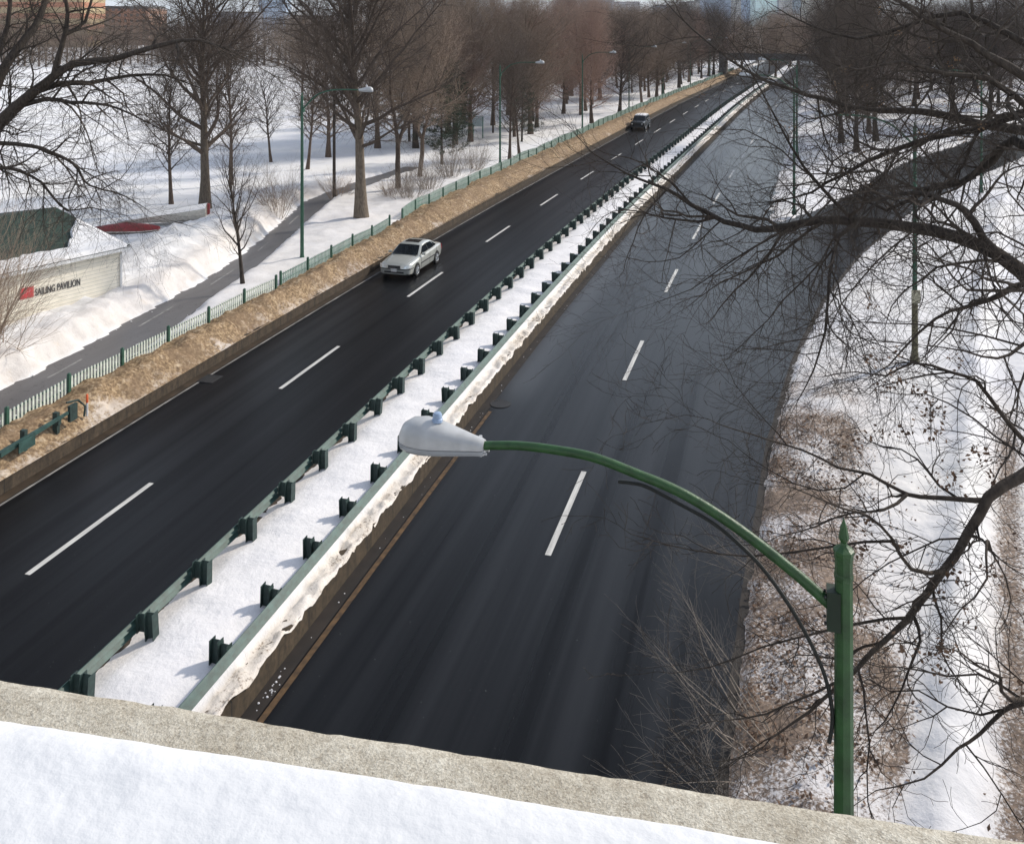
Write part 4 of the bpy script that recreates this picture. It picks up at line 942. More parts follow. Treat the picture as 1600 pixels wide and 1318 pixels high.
building(404, 446, -40, 1700, GL((.34, .40, .48), (.24, .33, .44)), 'office_tower', 'blue glass tower rising behind the bare trees at left', 45)
building(330, 400, 20, 1500, GL((.30, .30, .32), (.20, .22, .26)), 'office_building', 'low grey block left of the blue glass tower', 40)
building(446, 540, 26, 1500, GL((.42, .37, .33), (.25, .24, .25)), 'office_building', 'low pinkish block right of the blue glass tower', 40)
sky_b = [(868, 900, 2, 2100, (.34, .36, .40), (.22, .25, .30), 'pale grey slab at the left end of the far skyline', None),
 (906, 960, -4, 2500, (.38, .42, .48), (.25, .30, .38), 'broad pale blue block in the far skyline', None),
 (962, 1000, 4, 2300, (.42, .41, .42), (.30, .32, .36), 'low pale block in the far skyline next to the open sky', None),
 (1024, 1057, 9, 2000, (.30, .36, .44), (.20, .26, .34), 'small blue grey block standing alone in the skyline gap', None),
 (1058, 1078, 10, 1900, (.32, .37, .43), (.25, .30, .37), 'dark blue grey narrow office block in the skyline', (.1, .4, 9)),
 (1078, 1100, 3, 1950, (.45, .43, .38), (.26, .27, .28), 'cream stepped tower in the skyline', (.2, .4, 14)),
 (1100, 1142, -35, 1800, (.27, .32, .40), (.19, .25, .34), 'wide dark blue glass tower in the skyline', None),
 (1142, 1166, -30, 1850, (.50, .44, .36), (.26, .26, .27), 'tan tower between two blue glass towers', None),
 (1166, 1180, -40, 1750, (.24, .32, .44), (.18, .26, .38), 'narrow bright blue glass tower in the skyline', None),
 (1181, 1214, -45, 1700, (.46, .58, .56), (.38, .52, .51), 'pale green glass tower in the skyline', None),
 (1214, 1226, -30, 1900, (.28, .33, .38), (.16, .20, .26), 'slim slate tower right of the green glass one', None),
 (1226, 1246, -35, 1850, (.46, .42, .39), (.28, .28, .28), 'pinkish stone tower in the skyline', None),
 (1248, 1258, -50, 1800, (.24, .31, .36), (.14, .20, .26), 'very slim grey blue tower in the skyline', None),
 (1262, 1284, -20, 1700, (.50, .46, .38), (.30, .28, .26), 'cream tower at the right end of the visible skyline', None),
 (1222, 1250, 24, 900, (.62, .62, .60), (.22, .22, .24), 'low white block with dark window bands below the towers', None),
 (1030, 1098, 25, 950, (.46, .38, .31), (.22, .20, .19), 'low tan block in front of the skyline', None)]
for a, b, tp, Z, c1, c2, lab, rf in sky_b: building(a, b, tp, Z, GL(c1, c2), 'office_tower', lab, 40, rf)

# ================================================================== TREES
def tubes(name, polys, sides, m, smooth=False):
    """polys: list of (points, radii); batched by length into one mesh"""
    groups = {}
    for p, r in polys: groups.setdefault(len(p), []).append((p, r))
    V = []; F = []; off = 0
    for K, g_ in groups.items():
        pt = np.array([p for p, _ in g_], float); rd = np.array([r for _, r in g_], float); N = len(g_)
        tg = np.empty_like(pt); tg[:, 1:-1] = pt[:, 2:]-pt[:, :-2]; tg[:, 0] = pt[:, 1]-pt[:, 0]; tg[:, -1] = pt[:, -1]-pt[:, -2]
        tg /= np.linalg.norm(tg, axis=2, keepdims=True)+1e-9
        ov = pt[:, -1]-pt[:, 0]; ref = np.where((np.abs(ov[:, 2]) > .7*np.linalg.norm(ov, axis=1))[:, None], np.array([[1., .2, 0]]), np.array([[0., .1, 1.]]))[:, None, :]
        a = np.cross(tg, ref); a /= np.linalg.norm(a, axis=2, keepdims=True)+1e-9; b = np.cross(tg, a)
        q = 2*np.pi*np.arange(sides)/sides
        ring = pt[:, :, None, :]+rd[:, :, None, None]*(a[:, :, None, :]*np.cos(q)[None, None, :, None]+b[:, :, None, :]*np.sin(q)[None, None, :, None])
        V.append(ring.reshape(-1, 3))
        i = np.arange(N)[:, None, None]*K*sides+np.arange(K-1)[None, :, None]*sides; j = np.arange(sides)[None, None, :]; j2 = (j+1) % sides
        f = np.stack([i+j, i+j2, i+sides+j2, i+sides+j], -1).reshape(-1, 4)+off; F.append(f); off += N*K*sides
    return mesh_np(name, np.concatenate(V), np.concatenate(F), m, smooth)
def wander(rg, p, d, L, r0, r1, nseg, wob, trop):
    pts = [p.copy()]; rad = [r0]; st = L/nseg; d = d.normalized(); p = p.copy()
    for i in range(nseg):
        d = (d+Vector((rg.gauss(0, wob), rg.gauss(0, wob), rg.gauss(0, wob)+trop))).normalized(); p = p+d*st; pts.append(p.copy()); rad.append(r0+(r1-r0)*((i+1)/nseg)**.8)
    return pts, rad
def along(pts, f):
    x = f*(len(pts)-1); i = min(int(x), len(pts)-2); return pts[i].lerp(pts[i+1], x-i), (pts[i+1]-pts[i]).normalized(), i, x-i
def plen(pts): return sum((pts[i+1]-pts[i]).length for i in range(len(pts)-1))
def ramify(rg, out, pts, rad, lvl, cfg):
    """side shoots along a limb, level after level; cfg[lvl] = density/m, length, angle, wobble, tropism, radius, first fraction"""
    if lvl >= len(cfg): return
    den, Ln, an, wob, trop, rr, f0 = cfg[lvl]; L = plen(pts); n = max(1, int(den*L+rg.random()))
    az = rg.random()*6.28
    for k in range(n):
        f = f0+(1-f0)*((k+rg.random())/n); f = min(.995, f); p, t, i, u = along(pts, f); r_here = rad[i]+(rad[i+1]-rad[i])*u
        az += 2.4+rg.gauss(0, .5); ref = Vector((0, 0, 1)) if abs(t.z) < .9 else Vector((1, 0, 0)); a = t.cross(ref).normalized(); b = t.cross(a)
        th = R(an+rg.gauss(0, 12)); d = t*math.cos(th)+(a*math.cos(az)+b*math.sin(az))*math.sin(th)
        l = Ln*(.45+.8*rg.random())*(1.15-.55*f); r0 = min(r_here*.75, rr*(.7+.6*rg.random())); nseg = (6, 5, 4, 3, 3)[min(lvl, 4)]
        q = wander(rg, p, d, l, r0, max(.0022, r0*.35), nseg, wob, trop); out.setdefault(lvl, []).append(q); ramify(rg, out, q[0], q[1], lvl+1, cfg)
    # the tip goes on as a shoot
    p, t = pts[-1], (pts[-1]-pts[-2]).normalized(); l = Ln*.7; r0 = rad[-1]
    q = wander(rg, p, t, l, r0, max(.0022, r0*.4), 4, wob, trop); out.setdefault(lvl, []).append(q); ramify(rg, out, q[0], q[1], lvl+1, cfg)

def make_tree(seed, H, r, first, nl, spread, ang, up, cfg, forks=1, shape=None, lean=.02):
    rg = random.Random(seed); out = {}; trunks = []; limbs = []
    d = Vector((rg.gauss(0, lean), rg.gauss(0, lean), 1))
    tp = wander(rg, Vector((0, 0, -.3)), d, H*(.88 if forks == 1 else first+.08)+.3, r, r*(.14 if forks == 1 else .7), 12, .035, .03)
    tp[1][0] = r*1.45; tp[1][1] = r*1.06 if len(tp[1]) > 2 else r
    trunks.append(tp); leaders = [tp]
    if forks > 1:
        leaders = []
        for k in range(forks):
            a = 6.28*k/forks+rg.random(); dd = Vector((math.cos(a)*.42, math.sin(a)*.42, 1)); q = wander(rg, tp[0][-1], dd, H*(.86-first), r*.62, r*.09, 10, .06, .03); trunks.append(q); leaders.append(q)
    shape = shape or (lambda f: math.sin(math.pi*min(1, .12+.80*f))**.7)
    az = rg.random()*6.28
    for li, ld in enumerate(leaders):
        n = nl//len(leaders)
        for k in range(n):
            f = (first if forks == 1 else .05)+(1-(first if forks == 1 else .05))*((k+rg.random()*.8)/n); p, t, i, u = along(ld[0], min(.97, f)); az += 2.4+rg.gauss(0, .4)
            an = R(ang[0]+(ang[1]-ang[0])*f+rg.gauss(0, 7)); ff = f if forks > 1 else (f-first)/(1-first)
            dd = Vector((math.cos(az)*math.sin(an), math.sin(az)*math.sin(an), math.cos(an)))
            l = spread*shape(ff)*(.75+.5*rg.random()); rl = min((ld[1][i]+(ld[1][i+1]-ld[1][i])*u)*.72, r*.42*(.6+.5*rg.random()))
            q = wander(rg, p, dd, l, rl, rl*.22, 8, .10, up); limbs.append(q); ramify(rg, out, q[0], q[1], 0, cfg)
    return trunks, limbs, out
def tree_meshes(key, bk, tw, **k):
    trunks, limbs, out = make_tree(**k)
    big = tubes(key+'_trunk', trunks, 12, M[bk], True)
    cr = [q for q in limbs]; 
    tw_ = [q for l in sorted(out) for q in out[l]]
    a = tubes('x', cr, 6, M[tw]); b = tubes('y', tw_, 3, M[tw])
    # one crown mesh: limbs and twigs together
    va = np.empty(len(a.vertices)*3, np.float32); a.vertices.foreach_get('co', va); vb = np.empty(len(b.vertices)*3, np.float32); b.vertices.foreach_get('co', vb)
    fa = np.empty(len(a.loops), np.int32); a.loops.foreach_get('vertex_index', fa); fb_ = np.empty(len(b.loops), np.int32); b.loops.foreach_get('vertex_index', fb_)
    n = len(a.vertices); me = mesh_np(key+'_crown', np.concatenate([va.reshape(-1, 3), vb.reshape(-1, 3)]), np.concatenate([fa.reshape(-1, 4), fb_.reshape(-1, 4)+n]), M[tw])
    bpy.data.meshes.remove(a); bpy.data.meshes.remove(b); return big, me
# density/m, length, angle, wobble, tropism, radius, first fraction
CF = lambda l1=2.4, l2=1.3, l3=.7, d1=2.1, d2=3.5, d3=5.0, up=.05, r3=.0085: [(d1, l1, 48, .14, up, .036, .10), (d2, l2, 46, .14, up, .017, .08), (d3, l3, 44, .12, up*.6, r3, .08)]
TV = {}
TV['broad'] = tree_meshes('broad', 'bark_grey', 'twig_dark', seed=11, H=16.5, r=.36, first=.24, nl=36, spread=7.0, ang=(74, 22), up=.04, cfg=CF())
TV['grand'] = tree_meshes('grand', 'bark_grey', 'twig_dark', seed=30, H=20, r=.40, first=.27, nl=46, spread=8.6, ang=(72, 24), up=.035, cfg=CF(2.8, 1.45, .75, 2.0, 3.4, 4.8), lean=.0)
TV['vase'] = tree_meshes('vase', 'bark_mid', 'bark_brown', seed=5, H=15, r=.25, first=.18, nl=36, spread=5.8, ang=(62, 20), up=.05, cfg=CF(2.3, 1.2, .7, 2.0, 3.4, 4.8, .05, .010), forks=2)
TV['slim'] = tree_meshes('slim', 'bark_mid', 'twig_dark', seed=8, H=11, r=.16, first=.26, nl=28, spread=4.0, ang=(64, 24), up=.04, cfg=CF(1.7, .95, .55, 2.2, 3.6, 4.6, .04, .008))
TV['red'] = tree_meshes('red', 'bark_mid', 'bark_red', seed=41, H=14.5, r=.24, first=.16, nl=46, spread=6.0, ang=(74, 20), up=.045, cfg=CF(2.3, 1.25, .75, 1.9, 3.3, 4.6, .05, .0118))
TV['brown'] = tree_meshes('brown', 'bark_mid', 'bark_brown', seed=17, H=15, r=.28, first=.18, nl=42, spread=6.6, ang=(76, 22), up=.04, cfg=CF(2.4, 1.25, .75, 1.9, 3.3, 4.6, .05, .0118))
TV['brown2'] = tree_meshes('brown_b', 'bark_mid', 'bark_brown', seed=57, H=14, r=.24, first=.15, nl=38, spread=6.2, ang=(78, 26), up=.04, cfg=CF(2.4, 1.25, .75, 1.9, 3.3, 4.6, .04, .0118), forks=3, lean=.09)
TV['dark'] = tree_meshes('dark', 'bark_dark', 'twig_dark', seed=23, H=16, r=.30, first=.18, nl=42, spread=6.8, ang=(74, 22), up=.04, cfg=CF(2.4, 1.3, .75, 1.9, 3.3, 4.6, .05, .0118))
TV['young'] = tree_meshes('young', 'bark_dark', 'twig_dark', seed=3, H=6.4, r=.115, first=.30, nl=26, spread=2.7, ang=(58, 22), up=.05, cfg=[(2.3, 1.1, 42, .12, .06, .014, .12), (4.2, .55, 40, .12, .05, .0065, .1), (5, .28, 38, .1, .03, .0042, .2)])
def shrub_meshes(key, seed, n, h, spread, m, r=.012):
    rg = random.Random(seed); out = {}; st = []
    for k in range(n):
        a = rg.random()*6.28; e = rg.random()**.6; d = Vector((math.cos(a)*e*spread, math.sin(a)*e*spread, 1)); b = Vector((math.cos(a)*e*.5, math.sin(a)*e*.5, -.1))
        q = wander(rg, b, d, h*(.6+.5*rg.random()), r*(.7+.6*rg.random()), r*.3, 6, .09, .01); st.append(q); ramify(rg, out, q[0], q[1], 0, [(3.0, h*.40, 30, .10, .02, r*.55, .2), (4, h*.2, 32, .1, .0, r*.36, .15)])
    return tubes(key+'_stems', st, 5, M[m]), tubes(key+'_twigs', [q for l in out for q in out[l]], 3, M[m])
SV = {'pale': shrub_meshes('shrub_pale', 2, 46, 2.6, .75, 'twig_pale', .014), 'tan': shrub_meshes('shrub_tan', 7, 42, 1.9, .8, 'bark_brown', .014), 'bush': shrub_meshes('shrub_dark', 13, 26, 4.6, .8, 'bark_brown', .020)}
def pine_meshes(seed, H):
    rg = random.Random(seed); tk = [wander(rg, Vector((0, 0, -.2)), Vector((0, 0, 1)), H, .17, .03, 12, .03, .02)]; br = []; V = []; F = []
    for k in range(70):
        f = .18+.8*k/70; p, t, i, u = along(tk[0][0], min(.98, f)); a = k*2.4+rg.gauss(0, .3); l = (2.9*(1-f)**.8+.4)*(.7+.5*rg.random())
        q = wander(rg, p, Vector((math.cos(a), math.sin(a), .12)), l, .035, .008, 6, .09, .015); br.append(q)
        for s_ in range(int(l*13)):
            c, t2, _, _ = along(q[0], .22+.78*rg.random()); c = c+Vector((rg.gauss(0, .16), rg.gauss(0, .16), rg.gauss(0, .10)))
            for _ in range(5):
                d = Vector((rg.gauss(0, 1), rg.gauss(0, 1), rg.gauss(.3, 1))).normalized()*(.20+.1*rg.random()); w_ = d.cross(Vector((rg.gauss(0, 1), rg.gauss(0, 1), rg.gauss(0, 1)))).normalized()*.022; n = len(V)
                V += [c-w_, c+w_, c+d]; F.append((n, n+1, n+2))
    return tubes('pine_trunk', tk+br, 6, M['bark_dark']), mesh_np('pine_crown', np.array([tuple(x) for x in V]), np.array(F), M['needle'])
PV = pine_meshes(6, 9.5)
def plant(name, pair, names, X, Y, z, sc, rot, label, cat, group=None):
    e = empty(name, (X, Y, z), rot); e.scale = (sc, sc, sc); tag(e, label, cat, group)
    for me, nm in zip(pair, names): link(nm, me, e)
    return e
def tree(v, x, y, h, rot, label, sc=None, z=None, cat='tree', name='bare_tree', group=None, zg=.6):
    """x, y: the pixel of the trunk's foot; h: ground height"""
    d = (CAMH-zg)/(y-YH); X, Y = (x-CX)*d, FPX*d
    return plant(name, TV[v], ('trunk', 'crown'), X, Y, zg-.05, sc or 1, rot, label, cat, group)
tree('broad', 320, 331, 0, .4, 'broad bare tree with a thick grey trunk right of the red boat', 1.06)
tree('slim', 268, 324, 0, 1.2, 'slender bare tree standing in snow behind the boat, left of the thick grey trunk', .98)
tree('slim', 361, 292, 0, 3.9, 'slender bare tree close behind the thick grey trunk on its right', 1.1)
tree('young', 380, 449, 0, .7, 'small young bare tree at the edge of the bike path by the picket fence', 1.0, zg=.8)
tree('grand', 565, 346, 0, 2.3, 'big grey barked tree behind the gap in the fence, its crown filling the sky', 1.0, zg=.8)
tree('vase', 622, 303, 0, .5, 'twin stemmed bare tree just behind the big grey trunk', .95)
tree('vase', 655, 285, 0, 2.8, 'leaning bare tree rising out of the pale shrubs', .9)
tree('slim', 480, 266, 0, 5.0, 'slim bare tree left of the first street lamp pole', 1.0)
tree('brown', 513, 246, 0, 4.1, 'brown bare tree between the lamp post and the dark wooden pole', .85)
tree('slim', 424, 255, 0, 2.0, 'thin bare sapling in the open snow left of the first street lamp', .85)
tree('brown', 735, 222, 0, 1.0, 'brown bare tree beside the information board', 1.0)
tree('dark', 650, 232, 0, 3.3, 'dark bare tree deep in the park behind the pale shrubs', 1.0)
tree('slim', 796, 250, 0, .2, 'thin bare tree just right of the second street lamp', 1.0)
tree('slim', 812, 244, 0, 2.5, 'thin bare tree paired with the one right of the second street lamp', .92)
tree('brown', 829, 210, 0, 5.2, 'stout brown bare tree right of the second street lamp', 1.05)
tree('red', 925, 193, 0, 2.2, 'reddish bare tree left of the dark car beside the third street lamp', 1.0)
tree('dark', 968, 176, 0, .9, 'crooked dark bare tree on the verge straight above the dark car', .85)
tree('vase', 1003, 163, 0, 4.4, 'forked bare tree right above the dark car', .95)
tree('brown', 1026, 153, 0, 3.1, 'brown bare tree on the verge past the dark car', 1.0)
tree('red', 880, 178, 0, 5.5, 'reddish bare tree in the second row of the left park', 1.05)
tree('red', 770, 196, 0, 3.7, 'tall reddish bare tree behind the information board', 1.1)
tree('dark', 700, 210, 0, 1.9, 'dark tree standing among the pines', 1.05)
tree('brown', 590, 232, 0, 4.9, 'brown bare tree directly behind the big grey trunk', 1.05)
tree('vase', 470, 178, 0, 1.3, 'small distant bare tree on the open snow at left of centre', .95)
for x, y, sc, rot, lab in ((690, 262, .95, 0, 'dark green pine beside the pale shrubs'), (708, 232, 1.0, 2, 'dark green pine in front of the low blue park board'), (640, 222, 1.05, 4, 'dark green pine behind the big grey trunk'), (815, 222, .8, 1, 'small dark pine behind the second street lamp')):
    d = (CAMH-.6)/(y-YH); plant('pine_tree', PV, ('trunk', 'crown'), (x-CX)*d, FPX*d, .5, sc, rot, lab, 'pine')
for v, x, y, sc, rot, lab in (('pale', 705, 283, 1.15, 0, 'wide pale leafless shrub behind the fence in the park'), ('pale', 738, 272, 1.0, 2.1, 'pale leafless shrub at the right end of the shrub bed'), ('pale', 640, 318, .95, 4.0, 'pale leafless shrub close to the gap in the fence'), ('pale', 672, 303, 1.0, 5.1, 'pale leafless shrub in the middle of the shrub bed'), ('tan', 527, 312, 1.0, 1, 'low tan shrub at the foot of the dark wooden pole'), ('tan', 612, 312, .9, 3, 'low tan shrub right behind the big grey trunk'), ('bush', 437, 342, .75, 2, 'twiggy brown shrub beside the bike path left of the first lamp post')):
    d = (CAMH-.65)/(y-YH); plant('bare_shrub', SV[v], ('stems', 'twigs'), (x-CX)*d, FPX*d, .6, sc, rot, lab, 'shrub')
plant('bare_shrub', SV['bush'], ('stems', 'twigs'), -18.9, 33.6, .6, 1.05, 1.0, 'tall twiggy shrub in front of the boathouse sign wall at the left edge', 'shrub')
plant('bare_shrub', SV['bush'], ('stems', 'twigs'), -20.4, 35.4, .6, 1.2, 3.0, 'tall twiggy shrub at the far left edge covering the boathouse roof', 'shrub')
SV['lean'] = shrub_meshes('brush_pale', 21, 11, 2.9, .55, 'twig_pale', .013)
for s_, t_, sc, rt, lab in ((-1.2, 17.1, 1.0, .3, 'pale bare brush leaning over the right road edge behind the curved lamp arm'), (-3.8, 16.9, .85, 2.2, 'pale bare brush at the right road edge next to the parapet'), (4.2, 17.4, .8, 4.0, 'pale bare brush at the right road edge level with the spiked lamp finial')):
    e = plant('bare_shrub', SV['lean'], ('stems', 'twigs'), *P(s_, t_)[:2], .1, sc, rt, lab, 'shrub'); e.rotation_euler = Matrix.Rotation(R(-48), 3, 'Y').to_euler() if rt < 1 else (Matrix.Rotation(R(-44), 3, 'Y') @ Matrix.Rotation(rt, 3, 'Z')).to_euler()
# rows receding along the left verge
rg = random.Random(77); ORD = ['first', 'second', 'third', 'fourth', 'fifth', 'sixth', 'seventh', 'eighth', 'ninth', 'tenth', 'eleventh', 'twelfth', 'thirteenth', 'fourteenth', 'fifteenth', 'sixteenth', 'seventeenth', 'eighteenth', 'nineteenth', 'twentieth']
colr = {'red': 'reddish', 'brown': 'brown', 'vase': 'upright brown', 'dark': 'dark', 'brown2': 'forked brown', 'broad': 'broad grey', 'slim': 'slender'}
def row(n, s0, ds, t0, tj, where, group, kinds, right=False, zg=.55):
    for k in range(n):
        s = s0+ds*k+rg.uniform(-.3, .3)*ds; t = t0+rg.uniform(-tj, tj); v = kinds[rg.randrange(len(kinds))]; p = P(s, t)
        plant('bare_tree', TV[v], ('trunk', 'crown'), p.x, p.y, zg-.15, rg.uniform(.82, 1.08), rg.random()*6.28, f'{colr[v]} bare tree, {ORD[k]} {where}', 'tree', group)
row(12, 140, 9.5, -8.9, 1.0, 'in the left front row beyond the dark car', 'trees of the left front row', ['red', 'brown', 'vase', 'brown2', 'dark', 'broad'])
row(19, 72, 8.5, -14.5, 2.5, 'in the middle row of the left park', 'trees of the left middle row', ['red', 'brown', 'brown2', 'vase', 'dark', 'slim'])
row(19, 76, 9.5, -22, 3.5, 'in the back row of the left park', 'trees of the left back row', ['red', 'brown', 'vase', 'brown2', 'broad'])
row(15, 110, 11, -33, 5, 'in the left row nearest the river', 'trees nearest the river', ['red', 'brown', 'brown2'])
# wood on the right
for x, y, v, sc, lab in ((1315, 224, 'dark', 1.0, 'dark bare tree at the left end of the right wood beside the far road'), (1338, 238, 'dark', .95, 'dark bare tree standing nearest the slip road in the right wood'), (1358, 209, 'brown', 1.0, 'brown bare tree third in the right wood behind the snow island'), (1369, 221, 'dark', 1.05, 'dark bare tree in the right wood next to the green lamp'), (1545, 196, 'dark', 1.15, 'dark bare tree with a thick trunk deep in the right wood')):
    tree(v, x, y, 0, x*.37, lab, sc, zg=.4)
row(8, 118, 14, 22, 1.5, 'along the right edge of the far road', 'trees right of the far road', ['dark', 'brown', 'dark'], zg=.5)
row(8, 112, 14, 34, 4, 'in the second row of the right wood', 'trees of the right second row', ['dark', 'dark', 'brown'], zg=.5)
row(7, 122, 17, 49, 6, 'in the third row of the right wood', 'trees of the right third row', ['dark', 'red', 'dark'], zg=.5)
row(5, 128, 19, 63, 5, 'in the outermost row of the right wood', 'trees of the right outer row', ['dark', 'dark', 'brown'], zg=.5)
row(12, 226, 9, 2, 9, 'in the wood beyond the overpass', 'trees beyond the overpass', ['red', 'brown', 'brown2'], zg=.3)
row(10, 205, 11, 24, 6, 'right of the road beyond the overpass', 'trees right of the overpass', ['brown', 'brown2', 'dark'], zg=.3)
# far woods that read as one mass
def wood(name, label, spots, tw, seed):
    trs = [make_tree(seed=seed+i, H=14, r=.3, first=.04, nl=22, spread=5.5, ang=(88, 20), up=.04, cfg=[(1.5, 2.6, 50, .16, .03, .07, .05), (2.6, 1.7, 48, .14, .03, .062, .05)]) for i in range(4)]
    rg2 = random.Random(seed); vv = []; ff = []; off = 0
    base = []
    for tr in trs:
        me = tubes('w', tr[0]+tr[1]+[q for l in tr[2] for q in tr[2][l]], 3, M[tw]); a = np.empty(len(me.vertices)*3, np.float32); me.vertices.foreach_get('co', a); f = np.empty(len(me.loops), np.int32); me.loops.foreach_get('vertex_index', f); base.append((a.reshape(-1, 3), f.reshape(-1, 4))); bpy.data.meshes.remove(me)
    for (x, y, sc) in spots:
        a, f = base[rg2.randrange(4)]; q = rg2.random()*6.28; c, s_ = math.cos(q), math.sin(q); A = a*sc; A = np.stack([A[:, 0]*c-A[:, 1]*s_+x, A[:, 0]*s_+A[:, 1]*c+y, A[:, 2]], 1); vv.append(A); ff.append(f+off); off += len(A)
    o = link(name, mesh_np(name, np.concatenate(vv), np.concatenate(ff), M[tw])); tag(o, label, 'wood', kind='stuff')
rg = random.Random(5)
wood('far_wood', 'brown leafless wood along the far river bank at upper left', [((px-CX)*Z/FPX, Z, rg.uniform(.85, 1.2)) for px in np.arange(-60, 470, 11) for Z in (300+rg.uniform(-15, 15), 335+rg.uniform(-15, 15))], 'bark_brown', 100)
wood('far_wood', 'hazy reddish wood across the river behind the park trees', [((px-CX)*Z/FPX, Z, rg.uniform(.85, 1.15)) for px in np.arange(470, 1000, 14) for Z in (360+rg.uniform(-20, 20),)], 'bark_red', 140)
wood('far_wood', 'dark wood filling the distance behind the overpass', [((px-CX)*Z/FPX, Z, rg.uniform(.8, 1.05)) for px in np.arange(1000, 1700, 13) for Z in (330+rg.uniform(-20, 20), 400+rg.uniform(-20, 20))], 'bark_brown', 180)

# ------------------------------------------------------------------ big trees whose limbs reach into the frame
def limb_pts(pp, r0, r1, rg, sub=2, jz=.12):
    """pixel/depth guide points of a limb -> smooth 3-D polyline with a little wander"""
    q = np.array([ray(*p) for p in pp]); n = len(q); out = []
    for i in range(n-1):
        a, b, c, d = q[max(i-1, 0)], q[i], q[i+1], q[min(i+2, n-1)]
        for k in range(sub):
            t = k/sub; out.append(.5*((2*b)+(-a+c)*t+(2*a-5*b+4*c-d)*t*t+(-a+3*b-3*c+d)*t**3))
    out.append(q[-1]); m = len(out); pts = []
    ph = rg.random()*6; sc = min(1.0, abs(q[0][1])/18)
    for i, p in enumerate(out):
        u = i/(m-1); pts.append(Vector(p)+Vector((rg.gauss(0, .012*sc), jz*sc*math.sin(ph+u*7), rg.gauss(0, .012*sc))))
    return pts, [r0+(r1-r0)*(i/(m-1))**.75 for i in range(m)]
def big_tree(name, label, cat, base, trunk, limbs, cfg, seed, bk, tw, leaves=None):
    rg = random.Random(seed); root = empty(name, base); tag(root, label, cat); b = Vector(base); loc = lambda q: ([p-b for p in q[0]], q[1])
    L = tubes('trunk', [loc(trunk)], 14, M[bk], True); link('trunk', L, root)
    out = {}; dense = []
    for i in range(len(trunk[0])-1):
        for k in range(10): dense.append(trunk[0][i].lerp(trunk[0][i+1], k/10))
    for pp, r0, r1, dens in limbs:
        q = limb_pts(pp, r0, r1, rg)
        best = min((((p - q[0][0]).length, p) for p in dense), key=lambda z: z[0])
        if best and best[0] < 1.1:
            dv_ = best[1]-q[0][0]
            for i in range(min(4, len(q[0])-1)): q[0][i] = q[0][i]+dv_*(1-i/4)
        for i in range(len(q[0])-1):
            for k in range(6): dense.append(q[0][i].lerp(q[0][i+1], k/6))
        link('limb', tubes('limb', [loc(q)], 8, M[bk], True), root)
        c2 = [(cfg[0][0]*dens,)+tuple(cfg[0][1:])]+list(cfg[1:])
        if r0 < .03: c2 = c2[1:]
        ramify(rg, out, q[0], q[1], 0, c2)
    allq = [loc(q) for l in out for q in out[l]]
    link('crown', tubes('crown', allq, 3, M[tw]), root)
    if leaves:
        n_, per, mats_, filt = leaves; cand = [q for q in allq if filt(q[0][-1]+b)]; V = []; F = []
        for _ in range(n_):
            q = cand[rg.randrange(len(cand))]; c0 = q[0][-1]
            for _ in range(rg.randint(per//2, per)):
                c = c0+Vector((rg.gauss(0, .06), rg.gauss(0, .06), rg.gauss(-.03, .05))); d = Vector((rg.gauss(0, 1), rg.gauss(0, 1), rg.gauss(-.5, .7))).normalized(); w_ = d.cross(Vector((rg.gauss(0, 1), rg.gauss(0, 1), rg.gauss(0, 1)))).normalized()
                l = rg.uniform(.03, .06); n = len(V); V += [c, c+d*l*.45+w_*l*.33, c+d*l, c+d*l*.45-w_*l*.33+d.cross(w_)*l*.15]; F.append((n, n+1, n+2, n+3))
        o = link('dead_leaves', mesh_np('dead_leaves', np.array([tuple(x) for x in V]), np.array(F), mats_), root); o['kind'] = 'stuff'
    return root
rg = random.Random(9)
def trunk_line(pts, r0, r1): v = [Vector(p) for p in pts]; return v, [r0+(r1-r0)*i/(len(v)-1) for i in range(len(v))]
